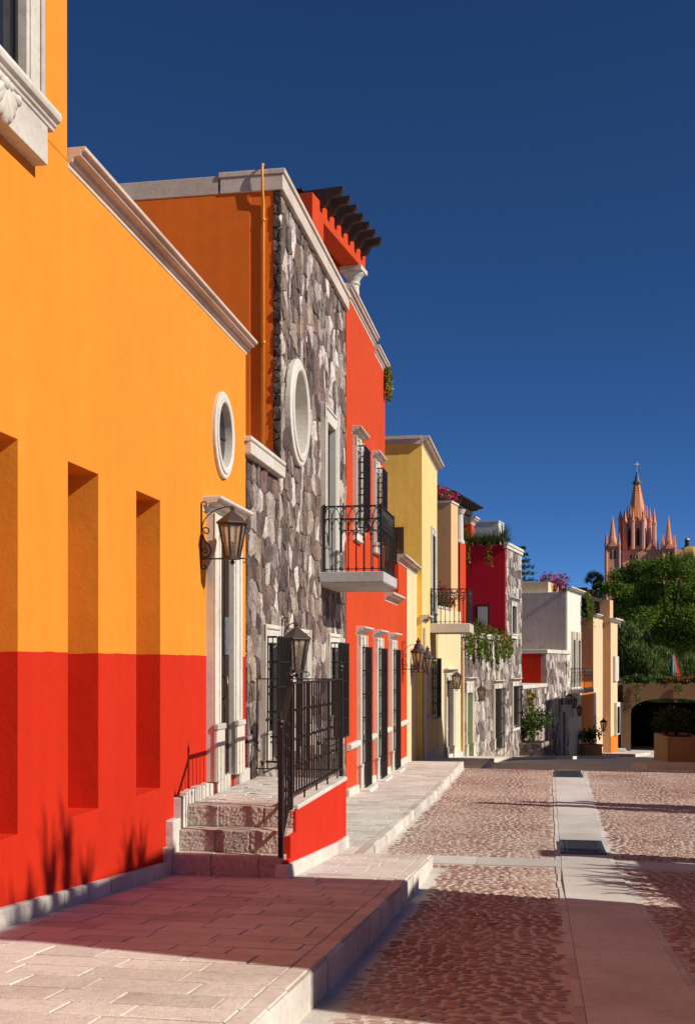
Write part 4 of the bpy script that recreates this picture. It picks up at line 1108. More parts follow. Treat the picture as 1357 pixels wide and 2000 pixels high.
mb = MB(); cornice(mb, ub + 2.0, ud, z8b - .1, .4, .35); mb.v = [(x + .55, y, z) for x, y, z in mb.v]; H8.mk(mb, 'cornice', M['trim'])
mb = MB(); cornice(mb, ua, ub, z8a - .02, .3, .3); H8.mk(mb, 'parapet_cornice', M['trim'])
zo = H8.hit(1185, 1435)[1]
mb = MB(); mb.box(.5, .58, ub + 1.97, ud + .02, -9, zo); H8.mk(mb, 'lower_band', M['orange2'])
wh = (uc + 1.0, uc + 2.2, H8.hit(1186, 1432)[1], H8.hit(1186, 1380)[1])
mb = MB(); mb.box(.54, .75, wh[0] - .3, wh[1] + .3, wh[2] - .1, wh[3] + .3); o = H8.mk(mb, 'window', M['trim'])
mb = MB(); mb.box(.74, .77, wh[0], wh[1], wh[2], wh[3]); H8.mk(mb, 'pane', M['pane'], o)
mb = MB(); mb.box(.54, .72, ub + 3, ud - .5, H8.hit(1186, 1330)[1], H8.hit(1186, 1282)[1]); o = H8.mk(mb, 'window', M['trim'])
# pergola beams over its roof
mb = MB()
for k in range(4): mb.box(-6, .2, u0 + 1 + k * 2.2, u0 + 1.25 + k * 2.2, H8.hit(1165, 1166)[1], H8.hit(1165, 1157)[1])
mb.box(-.3, 0, u0 + .5, ud, H8.hit(1165, 1168)[1] - .2, H8.hit(1165, 1168)[1])
mb.box(-.3, 0, ub + .5, ub + .8, z8a, H8.hit(1165, 1168)[1])
H8.mk(mb, 'roof_beams', M['rafter'])
uB = H8.hit(1152, 1460, .7)[0]
pt = empty('barrel_planter', H8.w(.75, uB, zr(75) - .1), 0, 'round clay barrel planter in shade by the orange wall', 'planter')
mb = MB(); mb.lathe([(.5, 0), (.62, .15), (.68, .6), (.66, 1.05), (.72, 1.1), (.72, 1.2), (.6, 1.2), (.58, 1.1)], 20); mb.build('pot', M['clay'], pt)
bush('dark rounded shrub growing in the clay barrel planter', H8.w(.75, uB, zr(75) + 1.0), .9, 1.0, 420, .2, 'leaf_dark', None, 0, 'shrub', 'shrub', seed=10)
lantern('small lantern on the shaded orange wall above the barrel planter', H8.w(0, H8.hit(1170, 1405, .3)[0], H8.hit(1165, 1425)[1]), -B2, 1.4, .4)

# ================================================================== arched gateway across the street
YG = 91.0
gate = empty('gateway_wall', (6.3, YG, -7), 0, 'brown plaster gateway wall with a wide dark arch and planted top', 'gateway')
def gw(mb): mb.v = [(x - 6.3, y - YG, z + 7) for x, y, z in mb.v]; return mb
xg0 = on_y(1216, 1400, YG).x; xo0 = on_y(1231, 1400, YG).x; xo1 = on_y(1392, 1400, YG).x
zt0 = on_y(1216, 1336, YG).z; zsp = on_y(1231, 1395, YG).z; zap = on_y(1310, 1364, YG).z
mb = MB(); pr = []
prof = [(xg0, -8.5), (xo0, -8.5), (xo0, zsp)]
for i in range(1, 24):
    a = PI - PI * i / 24; prof.append(((xo0 + xo1) / 2 + (xo1 - xo0) / 2 * (abs(math.cos(a)) ** .82) * (1 if math.cos(a) > 0 else -1), zsp + (zap - zsp) * math.sin(a) ** .8))
prof += [(xo1, zsp), (xo1, -8.5), (xo1 + 6, -8.5), (xo1 + 6, zt0), (xg0, zt0)]
n = len(prof); vs = [(x, YG, z) for x, z in prof] + [(x, YG + 1.1, z) for x, z in prof]
mb.add(vs, [tuple(range(n)), tuple(range(2 * n - 1, n - 1, -1))] + [(k, (k + 1) % n, n + (k + 1) % n, n + k) for k in range(n)])
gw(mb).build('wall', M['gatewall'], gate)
# unseen box added to block sun behind the arch; planked gate leaves inside
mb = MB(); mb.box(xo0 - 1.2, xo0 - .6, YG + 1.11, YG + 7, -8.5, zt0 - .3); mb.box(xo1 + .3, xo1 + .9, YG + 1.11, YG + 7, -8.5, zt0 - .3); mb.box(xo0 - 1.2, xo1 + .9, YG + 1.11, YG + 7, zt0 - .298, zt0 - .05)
gw(mb).build('shade_porch', M['gatewall'], gate)
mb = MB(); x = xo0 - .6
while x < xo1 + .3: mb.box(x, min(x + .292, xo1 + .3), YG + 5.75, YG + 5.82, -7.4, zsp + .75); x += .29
gw(mb).build('gate_door', M['blackwood'], gate)  # near-black colour and extra height stand in for darkness inside the arch
# low side wall with small arched iron gate
xs0 = on_y(1186, 1400, YG).x; xw0 = on_y(1194, 1400, YG).x; xw1 = on_y(1212.5, 1400, YG).x; zs = on_y(1200, 1372, YG).z; zg = on_y(1200, 1398, YG).z; zq = zg - .9
prof = [(xs0 - 2, -8.5), (xw0, -8.5), (xw0, zq)] + [((xw0 + xw1) / 2 - (xw1 - xw0) / 2 * math.cos(PI * i / 12), zq + .9 * math.sin(PI * i / 12)) for i in range(1, 12)] + [(xw1, zq), (xw1, -8.5), (xg0 + .1, -8.5), (xg0 + .1, zs), (xs0 - 2, zs)]
n = len(prof); mb = MB(); vs = [(x, YG + .15, z) for x, z in prof] + [(x, YG + .7, z) for x, z in prof]
mb.add(vs, [tuple(range(n)), tuple(range(2 * n - 1, n - 1, -1))] + [(k, (k + 1) % n, n + (k + 1) % n, n + k) for k in range(n)])
gw(mb).build('side_wall', M['mauve'], gate)
mb = MB()
for k in range(5):
    x = xw0 + .05 + (xw1 - xw0 - .1) * k / 4; mb.box(x - .03, x + .03, YG + .3, YG + .36, -7.3, zq + .75 * math.sin(PI * max(.1, min(.9, (x - xw0) / (xw1 - xw0)))))
for z in (-6.4, -5.4, -4.6): mb.box(xw0, xw1, YG + .29, YG + .37, z, z + .07)
gw(mb).build('iron_gate', M['iron'], gate)
mb = MB(); mb.box(xw0 - .2, xw1 + .3, YG - 1.2, YG + .15, -7.4, -6.72); gw(mb).build('gate_step', M['cantera'], gate, bevel=.03)
rg = random.Random(5)
for k in range(11):
    x = xg0 + .35 + k * .75; fl = 4 <= k <= 7 or k == 9
    bush('orange flowering plant along the top of the gateway wall' if fl else 'trailing green plant along the top of the gateway wall', (x, YG + .45, zt0 - .05), .6, .55 + .2 * (k % 2), 260, .18, 'leaf_green', 'redflower', 90 if fl else 0,
         'wall plant', 'wall_plant', 'plants on the gateway wall', 90 + k)
vine('thin vine hanging down the gateway wall near its corner', (xg0 + 1.1, YG - .05, zt0), 1.7, .4, .1, 120, .14, 'leaf_vine2', None, 0, 27, nrm=(0, -1, 0))
vine('short vine hanging over the middle of the gateway arch', (xo1 - 2.6, YG - .05, zt0), .9, .5, .1, 110, .14, 'leaf_vine2', None, 0, 28, nrm=(0, -1, 0))
# flag on a leaning pole
fp = on_y(1313, 1276, YG + .6); fb = on_y(1323, 1332, YG + .6)
fe = empty('flag', fb, 0, 'green, white and red flag drooping from a pole above the gateway', 'flag')
mb = MB(); mb.tube([(0, 0, -.3), tuple(fp - fb)], .03, 6); mb.lathe([(.01, -.06), (.07, 0), (.01, .08)], 8, tuple(fp - fb)); mb.build('pole', M['woodmid'], fe)
def flag_strip(f0, f1, name, mat):
    mb = MB(); nz = 14; nf = 5; vs = []; top = Vector(fp - fb) + Vector((0, 0, -.15))
    for i in range(nf + 1):
        f = f0 + (f1 - f0) * i / nf
        for j in range(nz + 1):
            g = j / nz; w = .18 + .75 * g ** .8
            x = top.x + (f - .38) * w * 1.15 + .04 * math.sin(f * 17 + g * 2); y = top.y + .16 * math.sin(f * 15) * (.3 + g); z = top.z - g * (1.75 + .35 * math.sin(f * 3.1)) - .25 * abs(f - .5) * g
            vs.append((x, y - .1, z))
    fs = [(i * (nz + 1) + j, (i + 1) * (nz + 1) + j, (i + 1) * (nz + 1) + j + 1, i * (nz + 1) + j + 1) for i in range(nf) for j in range(nz)]
    mb.add(vs, fs); o = mb.build(name, mat, fe, smooth=True); s = o.modifiers.new('thickness', 'SOLIDIFY'); s.thickness = .012
def cloth(n, c): return plain(n, c, .8, .1)
flag_strip(0, .36, 'green_stripe', cloth('green_cloth', (.01, .19, .11))); flag_strip(.36, .70, 'white_stripe', cloth('white_cloth', (.80, .80, .82))); flag_strip(.70, 1, 'red_stripe', cloth('red_cloth', (.62, .02, .05)))

# ================================================================== planter on the traffic island
YP = 38.5
x0 = on_y(1302, 1440, YP).x; x1 = on_y(1352, 1440, YP).x; xl = on_y(1276, 1440, YP + 2.4).x
zt1 = on_y(1325, 1440, YP).z; zbp = zr(38.5) + .1
ip = empty('plaster_planter', (x0, YP, zbp), 0, 'brown plastered planter box standing on a kerbed island', 'planter')
mb = MB(); q0 = [(x0, YP), (x1 + .3, YP - .05), (x1 + .2, YP + 2.6), (xl, YP + 2.4)]
qi = [(x0 + .14, YP + .16), (x1 + .1, YP + .12), (x1 + .05, YP + 2.4), (xl + .2, YP + 2.25)]
n = 4; vs = [(x, y, zbp - .4) for x, y in q0] + [(x, y, zt1) for x, y in q0] + [(x, y, zt1) for x, y in qi] + [(x, y, zt1 - .12) for x, y in qi]
fs = [(3, 2, 1, 0), (12, 13, 14, 15)]
for k in range(4):
    j = (k + 1) % 4; fs += [(k, j, 4 + j, 4 + k), (4 + k, 4 + j, 8 + j, 8 + k), (8 + k, 8 + j, 12 + j, 12 + k)]
mb.add([(x - x0, y - YP, z - zbp) for x, y, z in vs], fs); mb.build('box', M['planterwall'], ip, bevel=.02, seg=2)
mb = MB(); mb.prism([(x - x0, y - YP) for x, y in qi], zt1 - .1 - zbp, zt1 - .06 - zbp); mb.build('soil', M['soil'], ip)
for k in range(4):
    bush(['dense dark shrub filling the brown plastered planter', 'dark shrub with dull red blooms in the brown planter'][k % 2], (x0 + .1 + .36 * k, YP + 1.2 + .3 * (k % 2), zt1 - .1), .6, .95 + .1 * (k % 2), 420, .11, 'leaf_dark', 'redflower', 0 if k % 2 == 0 else 14,
         'shrub', 'shrub', 'shrubs in the plastered planter', 120 + k)

# ================================================================== church
YC = 262.0
K = YC / on_y(1240, 1000, YC).y
def cz(py, px=1240): return on_y(px, py, YC).z
def cx(px): return on_y(px, 1000, YC).x
pk = lambda n, c, mo=.2: stucco(n, c, mott=mo, bump=.1)
pinkA, pinkB, pinkC = pk('pink_stone_wall', (.80, .36, .225)), pk('coral_stone', (.86, .33, .15)), pk('dusky_pink', (.74, .38, .26))
dark = plain('church_shadow', (.05, .03, .03), .9)
ch = empty('church', (cx(1243), YC, -7), 0, 'pink stone parish church with a tall gothic spire among pinnacles', 'church')
cl = lambda px: cx(px) - cx(1243)
cZ = lambda py: cz(py) + 7
m = on_y(1300, 1000, YC).x - on_y(1299, 1000, YC).x   # metres per photo pixel here
def spire(mb, x, y, zb, zt, r, n=8, crock=0, tip=.02):
    mb.lathe([(r, zb), (r * (.80 if tip > .1 else .62), zb + (zt - zb) * .42), (r * tip + .04, zt - .05), (r * tip, zt)], n, (x, y, 0), PI / n)
    for k in range(crock):
        f = (k + .5) / crock; rr = r * (1 - f * (1 - tip)) * .93 + .12
        for i in range(n):
            a = PI / n + 2 * PI * i / n; mb.box(x + rr * math.cos(a) - .09, x + rr * math.cos(a) + .09, y + rr * math.sin(a) - .09, y + rr * math.sin(a) + .09, zb + (zt - zb) * f - .2, zb + (zt - zb) * f + .2)
def lancet(mb, x, y, ang, r, w, z0, z1):
    """dark pointed opening on a tower face at angle ang, distance r"""
    c, s_ = math.cos(ang), math.sin(ang); t = (-s_, c); pts = [(-w, z0), (w, z0), (w, z0 + (z1 - z0) * .72), (w * .55, z0 + (z1 - z0) * .9), (0, z1), (-w * .55, z0 + (z1 - z0) * .9), (-w, z0 + (z1 - z0) * .72)]
    vs = []
    for d in (-.4, .05):
        for a, z in pts: vs.append((x + c * (r + d) + t[0] * a, y + s_ * (r + d) + t[1] * a, z))
    n = 7; mb = MB(); mb.add(vs, [tuple(range(n)), tuple(range(2 * n - 1, n - 1, -1))] + [(k, (k + 1) % n, n + (k + 1) % n, n + k) for k in range(n)]); mb.build('window', dark, ch)
# main belfry, octagonal
R1 = 27 * m; body = MB(); dk = MB(); sp = MB(); trm = MB()
body.lathe([(R1 * .86, cZ(1075)), (R1 * .86, cZ(1028)), (R1 * .80, cZ(1020)), (R1 * .74, cZ(1012))], 8, (0, 0, 0), PI / 8)
for k in range(8):
    a = 2 * PI * k / 8; rr = R1 * .86 * math.cos(PI / 8)
    lancet(dk, 0, 0, a, rr, 3.4 * m, cZ(1068), cZ(1032))
    c, s_ = math.cos(a), math.sin(a)
    # gable over each opening
    x, y = c * rr, s_ * rr; tx, ty = -s_, c; w = 7.5 * m
    trm.add([(x * 1.03 + tx * w * q, y * 1.03 + ty * w * q, z) for q, z in ((-1, cZ(1028)), (1, cZ(1028)), (0, cZ(1011)))] + [(x * .9 + tx * w * q, y * .9 + ty * w * q, z) for q, z in ((-1, cZ(1028)), (1, cZ(1028)), (0, cZ(1011)))],
            [(0, 1, 2), (5, 4, 3), (0, 3, 4, 1), (1, 4, 5, 2), (2, 5, 3, 0)])
    a2 = a + PI / 8; c, s_ = math.cos(a2), math.sin(a2)
    trm.lathe([(3.6 * m, cZ(1075)), (3.4 * m, cZ(1022)), (4.2 * m, cZ(1020)), (4.2 * m, cZ(1017))], 6, (c * R1 * .98, s_ * R1 * .98, 0))
    spire(sp, c * R1 * .98, s_ * R1 * .98, cZ(1018), cZ(994 if k % 2 else 1000), 3.6 * m, 6)
    trm.lathe([(1.6 * m, cZ(1018)), (1.4 * m, cZ(1002)), (.05, cZ(988))], 6, (math.cos(a) * R1 * .72, math.sin(a) * R1 * .72, 0))
spire(sp, 0, 0, cZ(1020), cZ(945), 18.5 * m, 8, 13, .30)
lancet(dk, 0, 0, -PI / 2 + .15, 12.5 * m, 2.6 * m, cZ(1000), cZ(985))
body.build('belfry', pinkC, ch); trm.build('buttress', pinkA, ch)
spo = sp.build('spire', pinkB, ch)
ln = MB(); ln.lathe([(4.5 * m, cZ(947)), (9 * m, cZ(945)), (9 * m, cZ(941)), (6.5 * m, cZ(940.5)), (4.5 * m, cZ(936)), (3.2 * m, cZ(929)), (1.8 * m, cZ(926)), (1.8 * m, cZ(922)), (.3 * m, cZ(921))], 10); ln.build('lantern_top', plain('weathered_lead', (.12, .13, .14), .5), spo)
cr = MB(); cr.box(-.5 * m, .5 * m, -.15, .15, cZ(922), cZ(902)); cr.box(-4.5 * m, 4.5 * m, -.13, .13, cZ(908), cZ(906)); cr.lathe([(.2 * m, cZ(910)), (2.2 * m, cZ(907.5)), (.2 * m, cZ(904))], 8); cr.build('cross', M['whitepaint'], spo)
# tall corner pinnacles of the belfry
pin = MB(); pinb = MB()
for (px, py, top, bw, dy) in ((1211, 1010, 995, 6, 6), (1219, 1022, 999, 7, -14), (1276, 1022, 993, 6, -6), (1268, 1024, 1004, 5, 8)):
    pinb = MB(); pin = MB(); x = cl(px); pinb.lathe([(bw * m * .75, cZ(1075)), (bw * m * .7, cZ(py + 4)), (bw * m * .85, cZ(py + 2)), (bw * m * .85, cZ(py))], 6, (x, dy * m, 0)); spire(pin, x, dy * m, cZ(py), cZ(top), bw * m * .75, 6)
    o = pinb.build('pinnacle_shaft', pinkA, ch); pin.build('pinnacle', pinkB, o)
# lower facade
fa = MB(); fa.box(cl(1214), cl(1330), -18 * m, 40 * m, 0, cZ(1076))
for px in (1236, 1268):
    x = cl(px); w = 9 * m; fa.extrude_y([(x - w, cZ(1076)), (x + w, cZ(1076)), (x, cZ(1062))], -19.5 * m, -17 * m)
for px in (1222, 1252, 1282): fa.lathe([(2 * m, cZ(1076)), (1.6 * m, cZ(1068)), (.05, cZ(1056))], 6, (cl(px), -18 * m, 0))
fa.build('facade', pinkA, ch)
for px in (1230, 1236, 1242): lancet(dk, cl(px), 0, -PI / 2, 18 * m, 1.6 * m, cZ(1100), cZ(1084))
# side towers
for (px, w, body_top, st, tip, nm) in ((1194, 17, 1072, 1056, 1009, 'side_tower'), (1302, 15, 1078, 1060, 1009, 'side_tower')):
    x = cl(px); tb = MB(); ts = MB(); tb.box(x - w * m * .72, x + w * m * .72, -22 * m - w * m * .72, -22 * m + w * m * .72, 0, cZ(body_top - 4))
    spire(ts, x, -22 * m, cZ(st), cZ(tip), w * m * .46, 8); 
    tb.lathe([(w * m * .5, cZ(body_top - 4)), (w * m * .5, cZ(st - 2))], 8, (x, -22 * m, 0), PI / 8)
    for sx in (-1, 1):
        for sy in (-1, 1):
            xx, yy = x + sx * w * m * .74, -22 * m + sy * w * m * .74
            tb.lathe([(2.2 * m, 0), (2.2 * m, cZ(body_top - 2)), (3 * m, cZ(body_top - 4)), (2.4 * m, cZ(body_top - 9))], 6, (xx, yy, 0)); ts.lathe([(2.5 * m, cZ(body_top - 8)), (1.4 * m, cZ(body_top - 18)), (.05, cZ(body_top - 30))], 6, (xx, yy, 0))
        if sx > 0: ts.add([(x + q * w * m * .5, -22 * m - w * m * .76 - d, z) for d in (0, .5) for q, z in ((-1, cZ(body_top - 2)), (1, cZ(body_top - 2)), (0, cZ(body_top - 16)))], [(0, 1, 2), (5, 4, 3), (0, 3, 4, 1), (1, 4, 5, 2), (2, 5, 3, 0)])
    o = tb.build(nm, pinkA, ch); ts.build('tower_spire', pinkB, o)
    lancet(dk, x - 3 * m, -22 * m, -PI / 2, w * m * .72, 1.9 * m, cZ(body_top + 22), cZ(body_top + 2)); lancet(dk, x + 4 * m, -22 * m, -PI / 2, w * m * .72, 1.9 * m, cZ(body_top + 22), cZ(body_top + 2))
    lancet(dk, x, -22 * m, -PI / 2, w * m * .48, .9 * m, cZ(body_top - 4), cZ(st + 2))
de = empty('domed_church', (cx(1345) * (YC + 25) / YC, YC + 25, -7), 0, 'yellow tiled church dome with a small lantern beside the pink spires', 'church dome')
k2 = (YC + 25) / YC
mb = MB(); pr = [(26 * m * k2 * math.cos(a), (cz(1085) * k2 + 7) + 17 * m * k2 * math.sin(a)) for a in [i / 8 * PI / 2 for i in range(8)]] + [(3.5 * m, cz(1068) * k2 + 7)]
mb.lathe([(26 * m * k2, 0)] + pr, 8, (0, 0, 0), .2); mb.build('dome', stucco('dome_tiles', (.46, .31, .09), mott=.25), de)
mb = MB(); mb.lathe([(6 * m, cz(1070) * k2 + 7), (6 * m, cz(1068) * k2 + 7), (4.6 * m, cz(1068) * k2 + 7), (4.6 * m, cz(1058) * k2 + 7), (5.6 * m, cz(1057) * k2 + 7)], 8, (-5 * m, -4 * m, 0)); mb.build('lantern_drum', dark, de)
mb = MB(); mb.lathe([(5.6 * m, cz(1057) * k2 + 7), (4.6 * m, cz(1054.5) * k2 + 7), (2.5 * m, cz(1053) * k2 + 7), (.3 * m, cz(1052) * k2 + 7)], 12, (-5 * m, -4 * m, 0)); mb.build('lantern_cap', M['gold'], de)
# ================================================================== trees
def tree(label, base, clumps, nleaf, L, mat, trunk_r, cat='tree', name='broadleaf_tree', group=None, seed=1, droop=0.0, W=.55, limbs=True, shell=.55):
    """clumps: list of (x,y,z,radius) in world space"""
    rg = random.Random(seed); e = empty(name, base, 0, label, cat, group); b = Vector(base)
    tr = MB(); cr = MB(); top = sum((Vector(c[:3]) for c in clumps), Vector()) / len(clumps) - b
    fork = Vector((top.x * .25, top.y * .25, top.z * .5))
    tr.tube([(0, 0, -.4), (.05, 0, fork.z * .3), (fork.x * .6 + .1, fork.y * .6, fork.z * .7), tuple(fork)], [trunk_r * 1.25, trunk_r, trunk_r * .8, trunk_r * .65], 8)
    vol = [c[3] ** 2 for c in clumps]; tv = sum(vol)
    for c, v in zip(clumps, vol):
        cc = Vector(c[:3]) - b
        if limbs:
            mid = fork.lerp(cc, .5) + Vector((rg.uniform(-.4, .4), rg.uniform(-.4, .4), rg.uniform(-.2, .5)))
            tr.tube([tuple(fork), tuple(mid), tuple(cc)], [trunk_r * .42, trunk_r * .25, trunk_r * .07], 5)
        n = int(nleaf * v / tv)
        # twig tufts gathered into sub-clumps
        subs = []
        for _ in range(max(4, n // 70)):
            d = rnd_dir(rg); subs.append(cc + Vector((d.x, d.y, d.z * .8)) * c[3] * (shell + (1 - shell) * rg.random()) * rg.uniform(.75, 1.12))
        for k in range(n):
            s = subs[k % len(subs)]; r = c[3] * .26
            p = s + Vector((rg.gauss(0, r), rg.gauss(0, r), rg.gauss(0, r * .6) - droop * abs(rg.gauss(0, c[3] * .35))))
            d = rnd_dir(rg) + Vector((0, 0, -.1 - droop * 2.5)); q = rg.uniform(.6, 1.35)
            cr.leaf(p, d, Vector((0, 0, 1)) * .6 + rnd_dir(rg), L * q, L * W * q)
    tr.build('trunk', M['bark'], e); cr.build('crown', M[mat], e, fix=False)
    return e
def clump_field(Y, pts, dy, rg, k=1.0):
    out = []
    for px, py, rp in pts:
        p = on_y(px, py, Y + rg.uniform(-dy, dy)); out.append((p.x, p.y, p.z, rp * p.y / 2240 * k))
    return out
rg = random.Random(2)
big = [(1215, 1128, 26), (1250, 1118, 30), (1290, 1112, 30), (1330, 1108, 32), (1365, 1112, 34), (1195, 1150, 18), (1225, 1165, 30), (1268, 1160, 32), (1310, 1158, 34), (1350, 1160, 34), (1205, 1190, 22),
       (1250, 1205, 30), (1300, 1205, 34), (1345, 1210, 36), (1385, 1180, 40), (1400, 1130, 36), (1240, 1245, 28), (1290, 1250, 32), (1340, 1260, 34), (1400, 1240, 40)]
tree('huge leafy tree with dark dense crown below the church spires', (on_y(1300, 1400, 118).x, 118, -7.1), clump_field(118, big, 4.5, rg), 88000, .245, 'leaf_tree', .6, seed=3)
will = [(1208, 1235, 22), (1230, 1225, 18), (1215, 1265, 24), (1245, 1270, 24), (1270, 1285, 22), (1225, 1305, 26), (1260, 1315, 24), (1200, 1290, 16), (1204, 1330, 20), (1230, 1345, 18)]
tree('drooping feathery pepper tree behind the gateway wall', (on_y(1235, 1400, 103).x, 103, -7), clump_field(103, will, 2, rg), 26000, .34, 'leaf_willow', .35, 'tree', 'pepper_tree', seed=4, droop=.8, W=.2)
will2 = [(1290, 1275, 22), (1305, 1300, 22), (1285, 1315, 20), (1330, 1300, 22), (1350, 1290, 22), (1320, 1330, 20), (1300, 1350, 22), (1345, 1335, 24), (1275, 1345, 18)]
tree('second drooping pepper tree, seen through and over the wide arch', (on_y(1315, 1400, 106).x, 106, -7), clump_field(106, will2, 2, rg), 20000, .34, 'leaf_willow', .35, 'tree', 'pepper_tree', seed=5, droop=.8, W=.2)
sm = [(1150, 1190, 14), (1140, 1200, 12), (1160, 1178, 12), (1158, 1200, 14), (1144, 1186, 10), (1176, 1190, 14), (1128, 1198, 10)]
tree('small bright tree between the white house and the tall shaded flank', (on_y(1150, 1400, 104).x, 104, -7), clump_field(104, sm, 1.5, rg), 9000, .28, 'leaf_green', .2, seed=6)
bk = [(1150, 1168, 12), (1175, 1150, 14), (1130, 1172, 8), (1165, 1165, 12)]
tree('dark low tree behind the roof beams of the peach house', (on_y(1160, 1400, 140).x, 140, -7), clump_field(140, bk, 2, rg), 7000, .35, 'leaf_dark', .25, seed=7)
# dark trees closing the view behind the arch
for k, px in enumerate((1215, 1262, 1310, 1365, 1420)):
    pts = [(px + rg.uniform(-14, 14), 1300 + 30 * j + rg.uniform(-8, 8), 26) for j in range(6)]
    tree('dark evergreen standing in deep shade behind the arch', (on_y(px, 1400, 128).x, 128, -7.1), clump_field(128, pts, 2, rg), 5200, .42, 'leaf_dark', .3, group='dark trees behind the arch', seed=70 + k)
# fan palm
pb_ = on_y(1159, 1134, 150); pe_ = empty('fan_palm', (pb_.x, 150, -7), 0, 'small bluish fan palm rising against the sky', 'palm')
mb = MB(); mb.tube([(0, 0, 0), (.1, 0, 8), (0, 0, pb_.z + 7)], [.3, .22, .2], 8); mb.build('trunk', M['bark'], pe_)
mb = MB(); rgp = random.Random(5); cpt = Vector((0, 0, pb_.z + 7))
for k in range(46):
    d = rnd_dir(rgp); d.z = abs(d.z) * .9 - .25; d.normalize(); q = cpt + d * .55; sd = d.cross(rnd_dir(rgp)).normalized()
    for j in range(11):
        a = (j - 5) / 5 * 1.1; v = (d * math.cos(a) + sd * math.sin(a)); mb.leaf(q, v - Vector((0, 0, .15)), d.cross(sd), .95, .11)
mb.build('crown', M['leaf_blue'], pe_, fix=False)
# conifer behind the stone tower
cb = on_y(1014, 1130, 70); ce = empty('conifer_tree', (cb.x, 70, -6), 0, 'dark layered conifer peeking out behind the rubble tower', 'conifer')
mb = MB(); mb.tube([(0, 0, 0), (0, 0, on_y(1010, 1068, 70).z + 6)], [.2, .03], 6); mb.build('trunk', M['bark'], ce)
mb = MB(); zt2 = on_y(1010, 1068, 70).z + 6; rgp = random.Random(6)
for lv in range(16):
    z = zt2 - .15 - lv * .38; rr = .25 + lv * .17
    for k in range(9):
        a = 2 * PI * k / 9 + lv; d = Vector((math.cos(a), math.sin(a), .12 - .02 * lv))
        for j in range(26):
            f = rgp.random(); p = Vector((0, 0, z)) + d * rr * f; mb.leaf(p, d + rnd_dir(rgp) * .8, rnd_dir(rgp), .26, .06)
mb.build('crown', M['leaf_dark'], ce, fix=False)

# ================================================================== ground, road, pavements
mb = MB(); ys = [-300, -40, -12, 0, 6.5, 11.4, 13, 14.6, 23, 31, 36, 44, 57, 69, 87, 96, 130, 600, 3000]; xs = [-3000, -60, -9, 0, 9, 60, 3000]
vs = [(x, y, zr(min(max(y, -40), 130)) - .35) for y in ys for x in xs]; n = len(xs)
mb.add(vs, [(j * n + i, j * n + i + 1, (j + 1) * n + i + 1, (j + 1) * n + i) for j in range(len(ys) - 1) for i in range(n - 1)])
tag(mb.build('ground', M['earth'], fix=False), kind='structure')

def lerpx(tab, y): return lerp_tab(tab, y)
SL = [(-40, .255), (14.0, .255), (14.6, .265), (16, .268), (31.4, .377)]; SR = [(-40, .936), (14.0, .936), (14.6, .86), (16, .87), (31.4, 1.135)]
KER = [(-40, -1.30), (13.75, -1.27), (13.76, -2.15), (32.2, -2.15), (32.21, -2.15)]
# road bed + clay pavers laid in shallow arcs
mb = MB(); ys = [-14 + .5 * k for k in range(int((34 - -14) / .5) + 1)] + [36, 40, 44, 50, 57, 63, 69, 78, 87, 96, 130]
def xl_(y): return -2.3 if y > 13.5 else -1.35
vs = []; 
for y in ys: vs += [(-3.5 if y < 33 else -6, y, zr(y)), (1.0, y, zr(y)), (4.3 if y < 33 else 22, y, zr(y))]
mb.add(vs, [(3 * j + i, 3 * j + i + 1, 3 * j + i + 4, 3 * j + i + 3) for j in range(len(ys) - 1) for i in range(2)])
mb.cur = 1; rg = random.Random(12)
AW, AH = 1.55, .26
def paver(x, y, lx, ly, ang):
    c, s_ = math.cos(ang), math.sin(ang); vs = []; h = .0045 + rg.uniform(-.003, .004); t1, t2 = rg.uniform(-.03, .03), rg.uniform(-.03, .03)
    j = [(rg.uniform(-.012, .012), rg.uniform(-.008, .008)) for _ in range(4)]
    for k, (a, b_) in enumerate(((-1, -1), (1, -1), (1, 1), (-1, 1))):
        px, py = a * lx / 2 + j[k][0], b_ * ly / 2 + j[k][1]; X, Y = x + px * c - py * s_, y + px * s_ + py * c; vs.append((X, Y, zr(Y) - .01))
    for k, (a, b_) in enumerate(((-1, -1), (1, -1), (1, 1), (-1, 1))):
        px, py = a * (lx / 2 - .006) + j[k][0], b_ * (ly / 2 - .005) + j[k][1]; X, Y = x + px * c - py * s_, y + px * s_ + py * c; vs.append((X, Y, zr(Y) + h + t1 * px + t2 * py))
    mb.add(vs, [(4, 5, 6, 7), (0, 1, 5, 4), (1, 2, 6, 5), (2, 3, 7, 6), (3, 0, 4, 7)])
for (ya, yb) in ((3.0, 14.02), (14.72, 31.9)):
    pit = .084; r_ = ya - AH
    while r_ < yb + .05:
        x = -2.4 + rg.uniform(0, .1)
        while x < 4.3:
            L = rg.uniform(.085, .150); xc = x + L / 2
            f = ((xc + .35) / AW) % 1.0; y = r_ + AH * (1 - (2 * f - 1) ** 2) + .05 * math.sin(xc * 1.3 + r_ * .7) + rg.uniform(-.012, .012)
            sl = -AH * 4 * (2 * f - 1) / AW + rg.uniform(-.12, .12)
            if ya + .03 < y < yb - .03:
                kx = lerp_tab(KER, y) + .05; sl0, sr0 = lerpx(SL, y) - .04, lerpx(SR, y) + .04
                if xc - L / 2 > kx and not (sl0 - L / 2 < xc < sr0 + L / 2): paver(xc, y, L - .023, rg.uniform(.054, .067), math.atan(sl))
            x += L
        r_ += pit
tag(mb.build('road', [M['roadjoint'], M['paver']], fix=False), kind='structure')
